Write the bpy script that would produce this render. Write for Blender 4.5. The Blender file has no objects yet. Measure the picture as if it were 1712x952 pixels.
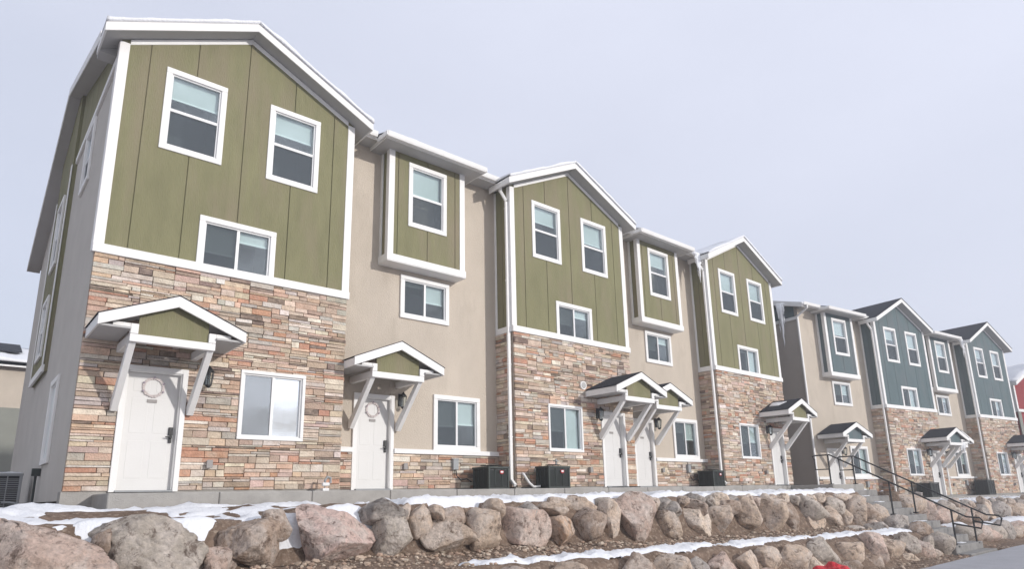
import bpy, bmesh, math, random
from mathutils import Vector, Matrix, Euler, noise

sc = bpy.context.scene
col = sc.collection
R = math.radians
rng = random.Random(7)

# ------------------------------------------------------------------ helpers
class MB:
    """collects solids and sheets; build() links them as ONE mesh object"""
    def __init__(s):
        s.v = []; s.f = []; s.c = []
    def poly(s, pts, colr=None):
        i = len(s.v); s.v += [tuple(p) for p in pts]
        s.f.append(tuple(range(i, i + len(pts)))); s.c.append(colr)
    def hexa(s, p, colr=None):
        i = len(s.v); s.v += [tuple(q) for q in p]
        for f in ((0, 3, 2, 1), (4, 5, 6, 7), (0, 1, 5, 4), (1, 2, 6, 5), (2, 3, 7, 6), (3, 0, 4, 7)):
            s.f.append(tuple(i + k for k in f)); s.c.append(colr)
    def box(s, x0, x1, y0, y1, z0, z1, colr=None):
        s.hexa([(x0, y0, z0), (x1, y0, z0), (x1, y1, z0), (x0, y1, z0),
                (x0, y0, z1), (x1, y0, z1), (x1, y1, z1), (x0, y1, z1)], colr)
    def prism_y(s, pts, y0, y1, colr=None):          # polygon in x,z pushed along y
        n = len(pts); i = len(s.v)
        s.v += [(x, y0, z) for x, z in pts] + [(x, y1, z) for x, z in pts]
        s.f.append(tuple(range(i, i + n))); s.c.append(colr)
        s.f.append(tuple(range(i + 2 * n - 1, i + n - 1, -1))); s.c.append(colr)
        for k in range(n):
            a, b = i + k, i + (k + 1) % n
            s.f.append((a, b, b + n, a + n)); s.c.append(colr)
    def prism_x(s, pts, x0, x1, colr=None):          # polygon in y,z pushed along x
        n = len(pts); i = len(s.v)
        s.v += [(x0, y, z) for y, z in pts] + [(x1, y, z) for y, z in pts]
        s.f.append(tuple(range(i, i + n))); s.c.append(colr)
        s.f.append(tuple(range(i + 2 * n - 1, i + n - 1, -1))); s.c.append(colr)
        for k in range(n):
            a, b = i + k, i + (k + 1) % n
            s.f.append((a, b, b + n, a + n)); s.c.append(colr)
    def tube(s, pts, r, seg=8, r2=None, cap=True):
        pts = [Vector(p) for p in pts]; n = len(pts); rings = []
        for k, p in enumerate(pts):
            d = (pts[min(k + 1, n - 1)] - pts[max(k - 1, 0)]).normalized()
            a = d.cross(Vector((0, 0, 1)))
            if a.length < .05: a = d.cross(Vector((1, 0, 0)))
            a.normalize(); b = d.cross(a).normalized()
            rr = r if r2 is None else r + (r2 - r) * k / (n - 1)
            i = len(s.v)
            for q in range(seg):
                t = 2 * math.pi * (q + .5) / seg
                s.v.append(tuple(p + (a * math.cos(t) + b * math.sin(t)) * rr))
            rings.append(i)
        for k in range(n - 1):
            for q in range(seg):
                a, b = rings[k] + q, rings[k] + (q + 1) % seg
                s.f.append((a, b, b + seg, a + seg)); s.c.append(None)
        if cap:
            for i in (rings[0], rings[-1]):
                s.f.append(tuple(i + q for q in range(seg))); s.c.append(None)
    def lathe(s, prof, cx, cy, seg=16):
        rows = []
        for r, z in prof:
            rows.append(len(s.v))
            for q in range(seg):
                t = 2 * math.pi * q / seg
                s.v.append((cx + r * math.cos(t), cy + r * math.sin(t), z))
        for k in range(len(prof) - 1):
            for q in range(seg):
                a, b = rows[k] + q, rows[k] + (q + 1) % seg
                s.f.append((a, b, b + seg, a + seg)); s.c.append(None)
        for i in (rows[0], rows[-1]):
            s.f.append(tuple(i + q for q in range(seg))); s.c.append(None)
    def build(s, name, mat, parent=None, loc=(0, 0, 0), rz=0, bevel=0, smooth=False):
        me = bpy.data.meshes.new(name)
        me.from_pydata(s.v, [], s.f)
        if any(c is not None for c in s.c):
            at = me.color_attributes.new('Col', 'FLOAT_COLOR', 'CORNER')
            k = 0; buf = []
            for p, c in zip(me.polygons, s.c):
                c = c or (.4, .35, .3)
                buf += [c[0], c[1], c[2], 1.0] * p.loop_total
            at.data.foreach_set('color', buf)
        bm = bmesh.new(); bm.from_mesh(me)
        bmesh.ops.recalc_face_normals(bm, faces=bm.faces)
        bm.to_mesh(me); bm.free()
        if smooth:
            me.polygons.foreach_set('use_smooth', [True] * len(me.polygons))
        me.materials.append(mat)
        o = bpy.data.objects.new(name, me); col.objects.link(o)
        o.location = loc; o.rotation_euler = (0, 0, rz)
        if parent: o.parent = parent
        if bevel:
            m = o.modifiers.new('bevel', 'BEVEL'); m.width = bevel; m.segments = 1
            m.limit_method = 'ANGLE'; m.angle_limit = R(40)
        return o

def tag(o, label=None, cat=None, group=None, kind=None):
    if label: o['label'] = label
    if cat: o['category'] = cat
    if group: o['group'] = group
    if kind: o['kind'] = kind
    return o

def empty(name, loc, rz=0):
    o = bpy.data.objects.new(name, None); col.objects.link(o)
    o.empty_display_size = .2
    o.location = loc; o.rotation_euler = (0, 0, rz)
    return o

# ------------------------------------------------------------------ materials
def mat(name, base, rough=.7, var=.0, vscale=3., bump=0., bscale=40., spec=.3, metal=0., attr=None,
        objcol=False, stretch=(1, 1, 1), var2=None, coord='Object'):
    m = bpy.data.materials.new(name); m.use_nodes = True
    nt = m.node_tree; N = nt.nodes; L = nt.links
    b = N['Principled BSDF']
    b.inputs['Roughness'].default_value = rough
    b.inputs['Specular IOR Level'].default_value = spec
    b.inputs['Metallic'].default_value = metal
    tc = N.new('ShaderNodeTexCoord'); mp = N.new('ShaderNodeMapping')
    mp.inputs['Scale'].default_value = stretch
    L.new(tc.outputs[coord], mp.inputs['Vector'])
    if attr:
        src = N.new('ShaderNodeAttribute'); src.attribute_name = attr; csock = src.outputs['Color']
    elif objcol:
        src = N.new('ShaderNodeObjectInfo'); csock = src.outputs['Color']
    else:
        src = N.new('ShaderNodeRGB'); src.outputs[0].default_value = (*base, 1); csock = src.outputs[0]
    if var:
        n1 = N.new('ShaderNodeTexNoise'); n1.inputs['Scale'].default_value = vscale
        n1.inputs['Detail'].default_value = 8; n1.inputs['Roughness'].default_value = .65
        L.new(mp.outputs[0], n1.inputs['Vector'])
        mr = N.new('ShaderNodeMapRange'); mr.inputs['From Min'].default_value = .25; mr.inputs['From Max'].default_value = .75
        mr.inputs['To Min'].default_value = 1 - var; mr.inputs['To Max'].default_value = 1 + var
        L.new(n1.outputs['Fac'], mr.inputs['Value'])
        mx = N.new('ShaderNodeMix'); mx.data_type = 'RGBA'; mx.blend_type = 'MULTIPLY'; mx.inputs['Factor'].default_value = 1
        L.new(csock, mx.inputs['A']); L.new(mr.outputs[0], mx.inputs['B']); csock = mx.outputs['Result']
        if var2:                                   # patches of a second true colour
            n2 = N.new('ShaderNodeTexNoise'); n2.inputs['Scale'].default_value = vscale * var2[1]
            n2.inputs['Detail'].default_value = 6; n2.inputs['Roughness'].default_value = .6
            L.new(mp.outputs[0], n2.inputs['Vector'])
            r2 = N.new('ShaderNodeMapRange'); r2.inputs['From Min'].default_value = var2[2]; r2.inputs['From Max'].default_value = var2[3]
            L.new(n2.outputs['Fac'], r2.inputs['Value'])
            m2 = N.new('ShaderNodeMix'); m2.data_type = 'RGBA'
            L.new(r2.outputs[0], m2.inputs['Factor']); L.new(csock, m2.inputs['A'])
            m2.inputs['B'].default_value = (*var2[0], 1); csock = m2.outputs['Result']
    L.new(csock, b.inputs['Base Color'])
    if bump:
        n3 = N.new('ShaderNodeTexNoise'); n3.inputs['Scale'].default_value = bscale; n3.inputs['Detail'].default_value = 6
        L.new(mp.outputs[0], n3.inputs['Vector'])
        bp = N.new('ShaderNodeBump'); bp.inputs['Strength'].default_value = bump; bp.inputs['Distance'].default_value = .02
        L.new(n3.outputs['Fac'], bp.inputs['Height']); L.new(bp.outputs[0], b.inputs['Normal'])
    return m

def glass_mat(name, base_refl, tint):
    m = bpy.data.materials.new(name); m.use_nodes = True
    nt = m.node_tree; N = nt.nodes; L = nt.links; N.clear()
    out = N.new('ShaderNodeOutputMaterial'); mix = N.new('ShaderNodeMixShader')
    tr = N.new('ShaderNodeBsdfTransparent'); tr.inputs[0].default_value = (*tint, 1)
    gl = N.new('ShaderNodeBsdfGlossy'); gl.inputs['Roughness'].default_value = .015
    gl.inputs['Color'].default_value = (.9, .95, 1, 1)
    lw = N.new('ShaderNodeLayerWeight'); pw = N.new('ShaderNodeMath'); pw.operation = 'POWER'; pw.inputs[1].default_value = 4.
    L.new(lw.outputs['Facing'], pw.inputs[0])
    ad = N.new('ShaderNodeMath'); ad.operation = 'ADD'; ad.use_clamp = True; ad.inputs[1].default_value = base_refl
    fr = pw
    # slight waviness of the panes
    tc = N.new('ShaderNodeTexCoord'); nz = N.new('ShaderNodeTexNoise'); nz.inputs['Scale'].default_value = 1.6
    bp = N.new('ShaderNodeBump'); bp.inputs['Strength'].default_value = .12; bp.inputs['Distance'].default_value = .02
    L.new(tc.outputs['Object'], nz.inputs['Vector']); L.new(nz.outputs['Fac'], bp.inputs['Height']); L.new(bp.outputs[0], gl.inputs['Normal'])
    L.new(fr.outputs[0], ad.inputs[0]); L.new(ad.outputs[0], mix.inputs[0])
    L.new(tr.outputs[0], mix.inputs[1]); L.new(gl.outputs[0], mix.inputs[2]); L.new(mix.outputs[0], out.inputs[0])
    return m

def rock_mat():
    m = bpy.data.materials.new('boulder_rock'); m.use_nodes = True
    nt = m.node_tree; N = nt.nodes; L = nt.links; b = N['Principled BSDF']
    b.inputs['Roughness'].default_value = .93; b.inputs['Specular IOR Level'].default_value = .1
    tc = N.new('ShaderNodeTexCoord'); oi = N.new('ShaderNodeObjectInfo')
    ad = N.new('ShaderNodeVectorMath'); ad.operation = 'ADD'
    sc_ = N.new('ShaderNodeMath'); sc_.operation = 'MULTIPLY'; sc_.inputs[1].default_value = 37.
    L.new(oi.outputs['Random'], sc_.inputs[0]); L.new(tc.outputs['Object'], ad.inputs[0]); L.new(sc_.outputs[0], ad.inputs[1])
    def noise_(scale, det, rough, lo, hi, dist=0.):
        n = N.new('ShaderNodeTexNoise'); n.inputs['Scale'].default_value = scale; n.inputs['Detail'].default_value = det
        n.inputs['Roughness'].default_value = rough; n.inputs['Distortion'].default_value = dist
        L.new(ad.outputs[0], n.inputs['Vector'])
        r = N.new('ShaderNodeMapRange'); r.inputs['From Min'].default_value = lo; r.inputs['From Max'].default_value = hi
        L.new(n.outputs['Fac'], r.inputs['Value']); return n, r
    def mixc(fac, a, bcol, mode='MIX'):
        x = N.new('ShaderNodeMix'); x.data_type = 'RGBA'; x.blend_type = mode
        if hasattr(fac, 'links'): L.new(fac, x.inputs['Factor'])
        else: x.inputs['Factor'].default_value = fac
        L.new(a, x.inputs['A'])
        if isinstance(bcol, tuple): x.inputs['B'].default_value = (*bcol, 1)
        else: L.new(bcol, x.inputs['B'])
        return x.outputs['Result']
    _, r1 = noise_(2.6, 8, .66, .45, .58, .8)                 # pale weathered faces
    _, r2 = noise_(6.5, 9, .74, .53, .62, .5)                  # brown stains
    _, r3 = noise_(17, 6, .7, .30, .72)                       # grain
    light = mixc(.6, oi.outputs['Color'], (.68, .60, .54))
    c = mixc(r1.outputs[0], oi.outputs['Color'], light)
    dark = mixc(.78, oi.outputs['Color'], (.13, .09, .07))
    c = mixc(r2.outputs[0], c, dark)
    g3 = N.new('ShaderNodeMapRange'); g3.inputs['To Min'].default_value = .68; g3.inputs['To Max'].default_value = 1.28
    L.new(r3.outputs[0], g3.inputs['Value'])
    c = mixc(1., c, g3.outputs[0], 'MULTIPLY')
    L.new(c, b.inputs['Base Color'])
    n4, _ = noise_(9, 9, .72, 0, 1)
    bp = N.new('ShaderNodeBump'); bp.inputs['Strength'].default_value = 1.; bp.inputs['Distance'].default_value = .09
    L.new(n4.outputs['Fac'], bp.inputs['Height']); L.new(bp.outputs[0], b.inputs['Normal'])
    return m
M = {}
M['stucco'] = mat('tan_stucco', (.54, .472, .395), .9, .11, 1.1, .8, 70, .1, stretch=(1, 1, .45), var2=((.46, .40, .33), 2.2, .56, .85))
M['stucco_deep_shade'] = mat('tan_stucco_deep_shade', (.42, .375, .335), .9, .08, 1.3, .5, 90, .1)  # tan stucco again, shade of the blue row's end wall darkened into the colour
M['stucco_side'] = mat('tan_stucco_shade', (.54, .51, .47), .9, .08, 1.3, .5, 90, .1)  # same tan stucco, the shaded end wall's greyness put into its colour
M['green'] = mat('olive_siding', (.212, .202, .114), .8, .14, 4, .5, 50, .15, stretch=(1, 1, .22), var2=((.24, .205, .14), .4, .48, .72))
M['blue'] = mat('slate_blue_siding', (.115, .155, .165), .8, .13, 4, .5, 50, .15, stretch=(1, 1, .22), var2=((.15, .165, .175), .4, .48, .72))
M['red'] = mat('barn_red_siding', (.27, .03, .035), .75, .10, 5, .45, 60, .2, stretch=(1, 1, .12))
M['trim'] = mat('white_painted_trim', (.80, .79, .775), .55, .06, 2.2, .12, 50, .3)
M['vinyl'] = mat('white_vinyl', (.72, .72, .72), .4, .02, 3, 0, 1, .4)
M['door'] = mat('white_painted_door', (.675, .665, .65), .45, .03, 2, .05, 30, .35)
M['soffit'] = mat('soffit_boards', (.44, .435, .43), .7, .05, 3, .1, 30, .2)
M['stone'] = mat('ledge_stone', (.4, .3, .2), .92, .26, 7, 1., 30, .12, attr='Col', var2=((.45, .35, .275), .8, .5, .8))
M['mortar'] = mat('stone_backing', (.36, .30, .25), .95, .2, 20, .6, 60, .05)
M['concrete'] = mat('concrete', (.36, .345, .325), .9, .18, 3.5, .5, 60, .15)
M['shingle'] = mat('dark_shingles', (.035, .038, .048), .9, .35, 18, .9, 50, .15, stretch=(1, 1, 3))
M['snow'] = mat('snow', (.74, .75, .78), .75, .05, 5, .8, 22, .25)
M['soil'] = mat('gravelly_soil', (.17, .122, .092), .97, .48, 7, 1., 34, .05, var2=((.31, .245, .195), 2.2, .52, .66))
M['rock'] = rock_mat()
M['gravel'] = mat('loose_gravel', (.4, .3, .2), .95, .2, 9, .4, 40, .1, attr='Col')
M['asphalt'] = mat('pale_asphalt', (.41, .415, .445), .95, .12, 1.5, .8, 160, .15)
M['black'] = mat('black_metal', (.018, .018, .02), .5, .1, 8, 0, 1, .4)
M['acgreen'] = mat('dark_green_metal', (.028, .036, .032), .5, .12, 6, .1, 30, .4)
M['acgrey'] = mat('grey_metal', (.30, .31, .32), .5, .08, 6, .1, 30, .4)
M['metal'] = mat('galvanised_metal', (.45, .46, .46), .45, .08, 10, 0, 1, .5, metal=.4)
M['badge'] = mat('red_badge', (.40, .03, .035), .5)
M['blind'] = mat('white_blinds', (.72, .76, .74), .7, .03, 2)
M['screen'] = mat('dark_screen', (.075, .075, .085), .8, .05, 4)
M['room'] = mat('dim_room', (.14, .15, .155), .9)
M['curtain'] = mat('pale_curtain', (.55, .60, .62), .8, .1, 4)
M['glass'] = glass_mat('window_glass', .10, (.93, .975, .975))
M['mirror'] = glass_mat('reflective_glass', .80, (.8, .9, .9))
M['redcloth'] = mat('red_fabric', (.52, .03, .04), .6, .12, 5, .3, 20, .3)
M['wreath'] = mat('pale_pink_wreath', (.60, .535, .52), .9)
M['wreathdot'] = mat('grey_violet_ornament', (.34, .29, .34), .6)
M['plate'] = mat('grey_plate', (.30, .28, .27), .5)
M['greenwall'] = mat('grey_green_stucco', (.26, .265, .235), .9, .06, 2, .4, 80, .1)

def ice_mat():
    m = bpy.data.materials.new('ice'); m.use_nodes = True
    b = m.node_tree.nodes['Principled BSDF']
    b.inputs['Base Color'].default_value = (.92, .93, .95, 1)
    b.inputs['Roughness'].default_value = .35; b.inputs['Transmission Weight'].default_value = .0
    b.inputs['IOR'].default_value = 1.31
    return m
M['ice'] = ice_mat()

# ------------------------------------------------------------------ wall pieces
def cells(x0, x1, zb, ztop, holes, extra=()):
    """rectangles (sloped tops allowed) left of a wall after its openings are cut"""
    xs = sorted({x0, x1, *[h[0] for h in holes], *[h[1] for h in holes], *extra})
    xs = [x for x in xs if x0 - 1e-6 <= x <= x1 + 1e-6]
    out = []
    for a, b in zip(xs[:-1], xs[1:]):
        if b - a < 1e-5: continue
        mid = (a + b) / 2
        hs = sorted([h for h in holes if h[0] < mid < h[1]], key=lambda h: h[2])
        z = zb
        for h in hs:
            if h[2] - z > 1e-5: out.append((a, b, z, z, h[2], h[2]))
            z = h[3]
        ta, tb = ztop(a), ztop(b)
        if min(ta, tb) - z > -1e-5: out.append((a, b, z, z, ta, tb))
    return out

def flat_wall(mb, x0, x1, zb, ztop, holes, y, depth=.14, extra=(), cross=()):
    for a, b, z0, z1, t0, t1 in cells(x0, x1, zb, ztop, holes, extra):
        mb.poly([(a, y, z0), (b, y, z1), (b, y, t1), (a, y, t0)])
    for a, b, c, d in holes:                                  # reveals of the openings
        mb.poly([(a, y, c), (a, y + depth, c), (a, y + depth, d), (a, y, d)])
        mb.poly([(b, y, c), (b, y, d), (b, y + depth, d), (b, y + depth, c)])
        if d not in cross: mb.poly([(a, y, d), (a, y + depth, d), (b, y + depth, d), (b, y, d)])
        if c not in cross: mb.poly([(a, y, c), (b, y, c), (b, y + depth, c), (a, y + depth, c)])

def board_siding(mb, x0, x1, zb, ztop, holes, y, seams, apex=None, t=.02, gap=.009):
    edges = [x0] + [s for s in seams if x0 + .03 < s < x1 - .03] + [x1]
    for k, (a, b) in enumerate(zip(edges[:-1], edges[1:])):
        a2 = a + (gap if k else 0); b2 = b - (gap if k < len(edges) - 2 else 0)
        hs = [(max(h[0], a2), min(h[1], b2), h[2], h[3]) for h in holes if h[1] > a2 and h[0] < b2]
        ex = (apex,) if apex is not None and a2 < apex < b2 else ()
        for p, q, z0, z1, t0, t1 in cells(a2, b2, zb, ztop, hs, ex):
            mb.poly([(p, y - t, z0), (q, y - t, z1), (q, y - t, t1), (p, y - t, t0)])
            if abs(p - a2) < 1e-5: mb.poly([(p, y, z0), (p, y - t, z0), (p, y - t, t0), (p, y, t0)])
            if abs(q - b2) < 1e-5: mb.poly([(q, y, z0), (q, y, t1), (q, y - t, t1), (q, y - t, z0)])

PAL = [((.53, .445, .36), 17), ((.45, .36, .28), 20), ((.47, .335, .25), 14), ((.40, .225, .155), 10),
       ((.41, .365, .325), 15), ((.19, .145, .12), 7), ((.56, .50, .44), 10), ((.45, .34, .285), 13), ((.34, .26, .20), 13)]
PALW = [w for _, w in PAL]; PALC = [c for c, _ in PAL]

def ledge_stone(mb, x0, x1, z0, z1, holes, y, rg, wrap0=False, wrap1=False):
    """irregular coursed ledge stone: every stone its own block, courses break and jump"""
    def stone(xa, xb, c, d, e0, e1):
        g = .0016; p = rg.uniform(.032, .056)
        if wrap0 and e0: xl = x0 - .045
        else: xl = xa + g
        if wrap1 and e1: xr = x1 + .045
        else: xr = xb - g
        c += g; d -= g
        j = lambda q=.007: rg.uniform(-q, q)
        base = rg.choices(PALC, PALW)[0]; k = rg.uniform(.86, 1.15)
        tint = 1 + .20 * noise.noise(Vector((xa * 1.3 + y * 7, c * 1.6, len(holes))))
        cc = tuple(min(.8, 1.20 * ch * k * tint * rg.uniform(.96, 1.04)) for ch in base)
        f = [(xl + abs(j(.009)), y - p + j(), c + abs(j(.007))), (xr - abs(j(.009)), y - p + j(), c + abs(j(.007))),
             (xr - abs(j(.009)), y - p + j(), d - abs(j(.007))), (xl + abs(j(.009)), y - p + j(), d - abs(j(.007)))]
        q = [(xl, y, c), (xr, y, c), (xr, y, d), (xl, y, d)]
        mb.hexa([f[0], f[1], q[1], q[0], f[3], f[2], q[2], q[3]], cc)
    zs = sorted({z0, z1, *[h[2] for h in holes if z0 < h[2] < z1], *[h[3] for h in holes if z0 < h[3] < z1]})
    for za, zb in zip(zs[:-1], zs[1:]):
        bands = []; z = za
        while z < zb - 1e-4:
            h = rg.uniform(.16, .30)
            if zb - (z + h) < .12: h = zb - z
            bands.append((z, z + h)); z += h
        for ba, bb in bands:
            mid = (ba + bb) / 2
            hs = sorted([h for h in holes if h[2] < mid < h[3]])
            segs = []; a = x0
            for h in hs:
                if h[0] > a: segs.append((a, min(h[0], x1)))
                a = max(a, h[1])
            if a < x1: segs.append((a, x1))
            for sa, sb in segs:
                x = sa
                while x < sb - 1e-4:
                    pw = rg.uniform(.30, .95)
                    if sb - (x + pw) < .22: pw = sb - x
                    xe = x + pw; z = ba
                    while z < bb - 1e-4:                        # courses of this panel only
                        ch = rg.choice((.035, .045, .055, .065, .08, .095, .12))
                        if bb - (z + ch) < .03: ch = bb - z
                        u = x
                        while u < xe - 1e-4:
                            w = rg.uniform(.13, .46) * (1.25 if ch < .07 else 1)
                            if xe - (u + w) < .09: w = xe - u
                            stone(u, u + w, z, z + ch, abs(u - x0) < 1e-4, abs(u + w - x1) < 1e-4); u += w
                        z += ch
                    x = xe

# ------------------------------------------------------------------ windows and doors
def window(parent, x0, x1, z0, z1, y, kind, rg, loc=None, rz=0, cas=.105, proud=.045, refl=False, closed=False):
    """outer size x0..x1, z0..z1 of the casing; y = wall face. kind: 'hung' or 'slider'"""
    ox, oz = (x0, z0); W, H = x1 - x0, z1 - z0
    at = loc if loc else (x0, y, z0)
    c = MB()
    c.box(0, W, -proud, .0, H - cas, H); c.box(0, W, -proud, .0, 0, cas)
    c.box(0, cas, -proud + .002, .0, cas, H - cas); c.box(W - cas, W, -proud + .002, .0, cas, H - cas)
    win = c.build('window', M['trim'], parent, at, rz, bevel=.006)
    a, b, d, e = cas - .01, W - cas + .01, cas - .01, H - cas + .01
    s = MB(); f = .038
    s.box(a, b, -.012, .06, e - f, e); s.box(a, b, -.012, .06, d, d + f)
    s.box(a, a + f, -.010, .06, d + f, e - f); s.box(b - f, b, -.010, .06, d + f, e - f)
    if kind == 'hung':
        zm = d + (e - d) * .5; s.box(a + f, b - f, -.006, .05, zm - .03, zm + .03)
    else:
        xm = (a + b) / 2; s.box(xm - .028, xm + .028, -.006, .05, d + f, e - f)
    s.build('sash', M['vinyl'], win, bevel=.004)
    gm = M['mirror'] if refl else M['glass']
    g = MB(); sc_ = MB()
    if kind == 'hung':
        g.box(a + f, b - f, .020, .026, zm + .03, e - f); g.box(a + f, b - f, .034, .040, d + f, zm - .03)
        sc_.poly([(a + f, .010, d + f), (b - f, .010, d + f), (b - f, .010, zm - .03), (a + f, .010, zm - .03)])
    else:
        g.box(a + f, xm - .028, .020, .026, d + f, e - f); g.box(xm + .028, b - f, .034, .040, d + f, e - f)
        if not closed:
            sc_.poly([(a + f, .010, d + f), (xm - .028, .010, d + f), (xm - .028, .010, e - f), (a + f, .010, e - f)])
    g.build('glass', gm, win)
    if sc_.f: sc_.build('insect_screen', M['mesh_light' if refl else 'mesh'], win)
    # blinds
    bl = MB()
    if kind == 'hung':
        drop = e - rg.choice((.30, .36, .40, .44, .49)) * (e - d)
        parts = [(a + f, b - f, drop)]
    elif closed:
        parts = []; bl.box(a + f, b - f, .012, .018, d + f, e - f)
    else:
        parts = [(a + f, xm, e - (e - d) * rg.choice((.12, .3, .55, .62))), (xm, b - f, e - (e - d) * rg.choice((.25, .5, .62, .95)))]
    if refl: parts = []
    for pa, pb, zd in parts:
        z = e - .02
        while z > zd:
            bl.poly([(pa, .085, z), (pb, .085, z), (pb, .105, z - .034), (pa, .105, z - .034)]); z -= .034
        bl.box(pa, pb, .08, .11, zd - .03, zd)
    if bl.f: bl.build('blind', M['blind'], win)
    rm = MB(); D = .9
    rm.poly([(a, D, d), (b, D, d), (b, D, e), (a, D, e)])
    rm.poly([(a, .07, d), (b, .07, d), (b, D, d), (a, D, d)]); rm.poly([(a, .07, e), (b, .07, e), (b, D, e), (a, D, e)])
    rm.poly([(a, .07, d), (a, D, d), (a, D, e), (a, .07, e)]); rm.poly([(b, .07, d), (b, D, d), (b, D, e), (b, .07, e)])
    rm.build('room_behind', M['room'], win)
    return win

def hole(x0, x1, z0, z1, cas=.105):
    k = cas - .012
    return (x0 + k, x1 - k, z0 + k, z1 - k)

def door(parent, x0, x1, y, rg, ztop=2.05, wreath=False, proud=.07, sill=.03):
    """outer casing x0..x1"""
    cas = .085; W = x1 - x0; at = (x0, y, 0)
    d = MB(); a, b = cas + .02, W - cas - .02
    d.box(a, b, .05, .09, sill, ztop - cas - .02)
    # six raised panels
    pw = (b - a - .30) / 2
    for px in (a + .1, a + .2 + pw):
        for (pa, pb) in ((.22, .82), (.95, 1.52), (1.64, 1.84)):
            d.box(px, px + pw, .047, .05, pa, pb)
    dr = d.build('door', M['door'], parent, at, bevel=.004)
    f = MB()
    f.box(0, cas, -proud, .0, 0, ztop); f.box(W - cas, W, -proud, .0, 0, ztop); f.box(cas, W - cas, -proud, .0, ztop - cas, ztop)
    f.box(cas, a - .002, -.04, .12, sill, ztop - cas); f.box(b + .002, W - cas, -.04, .12, sill, ztop - cas)
    f.box(a - .002, b + .002, -.04, .12, ztop - cas - .018, ztop - cas)
    f.build('door_frame', M['trim'], dr, bevel=.005)
    t = MB(); t.box(cas, W - cas, -.10, .1, 0, sill - .003); t.build('threshold', M['acgrey'], dr)
    h = MB()
    h.box(b - .10, b - .035, .012, .05, .93, 1.06); h.box(b - .085, b - .05, -.015, .012, .87, .93); h.box(b - .15, b - .05, -.02, -.004, .885, .905)
    h.box(b - .09, b - .045, .02, .05, .80, .90)
    h.build('handle', M['black'], dr, bevel=.004)
    cx = (a + b) / 2
    p = MB(); p.box(cx - .075, cx + .075, .036, .05, 1.455, 1.51); p.build('door_plate', M['plate'], dr)
    if wreath:
        w = MB()
        for k in range(24):
            t0 = 2 * math.pi * k / 24
            c0 = Vector((cx + .15 * math.cos(t0), .03, 1.715 + .15 * math.sin(t0)))
            w.tube([c0 + Vector((0, .018, 0)), c0 - Vector((0, .004, 0))], .020 + .010 * rg.random(), 7)
        w.build('wreath', M['wreath'], dr)
        w = MB()
        for t0 in (25, 155, 205, 335, 90):
            c0 = Vector((cx + .165 * math.cos(R(t0)), .012, 1.715 + .165 * math.sin(R(t0))))
            w.tube([c0 + Vector((0, .02, 0)), c0 - Vector((0, .006, 0))], .017, 7)
        w.build('wreath_ornaments', M['wreathdot'], dr)
    return dr

def lantern(parent, x, y, z):
    b = MB()
    b.box(x - .055, x + .055, y - .02, y, z - .12, z + .16)
    b.tube([(x, y - .02, z + .1), (x, y - .08, z + .16), (x, y - .13, z + .15)], .012, 6)
    b.lathe([(.012, z + .19), (.03, z + .16), (.085, z + .10), (.09, z + .085)], x, y - .13, 6)
    for k in range(6):
        t = 2 * math.pi * k / 6
        b.tube([(x + .082 * math.cos(t), y - .13 + .082 * math.sin(t), z + .09), (x + .05 * math.cos(t), y - .13 + .05 * math.sin(t), z - .15)], .007, 4)
    b.lathe([(.055, z - .145), (.05, z - .17), (.015, z - .20)], x, y - .13, 6)
    o = b.build('wall_lantern', M['black'], parent)
    g = MB(); g.lathe([(.074, z + .085), (.044, z - .145)], x, y - .13, 6)
    g.build('lantern_glass', M['glass'], o)

def snow_slab(mb, p00, p10, p11, p01, th, rg, nu=26, nv=8, amp=.035, seed=0):
    """thick lumpy snow over the quad p00-p10-p11-p01 (u along p00->p10)"""
    P = [Vector(p) for p in (p00, p10, p11, p01)]
    i0 = len(mb.v); top = []; bot = []
    for i in range(nu + 1):
        u = i / nu
        for j in range(nv + 1):
            v = j / nv
            q = P[0] * (1 - u) * (1 - v) + P[1] * u * (1 - v) + P[2] * u * v + P[3] * (1 - u) * v
            h = th * (.75 + .9 * noise.noise(q * 1.7 + Vector((seed, 0, 0)))) + amp * noise.noise(q * 6)
            edge = min(u, 1 - u) * nu < .5 or min(v, 1 - v) * nv < .5
            h = max(th * .55 if th > .1 else .012, h * (.75 if edge else 1))
            top.append(q + Vector((0, 0, h))); bot.append(q)
    mb.v += [tuple(p) for p in top + bot]; n = len(top); w = nv + 1
    for i in range(nu):
        for j in range(nv):
            a = i0 + i * w + j
            mb.f.append((a, a + w, a + w + 1, a + 1)); mb.c.append(None)
            mb.f.append((a + n, a + n + 1, a + n + w + 1, a + n + w)); mb.c.append(None)
    for i in range(nu):
        for j in (0, nv):
            a = i0 + i * w + j; mb.f.append((a, a + n, a + n + w, a + w)); mb.c.append(None)
    for j in range(nv):
        for i in (0, nu):
            a = i0 + i * w + j; mb.f.append((a, a + 1, a + n + 1, a + n)); mb.c.append(None)

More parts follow.
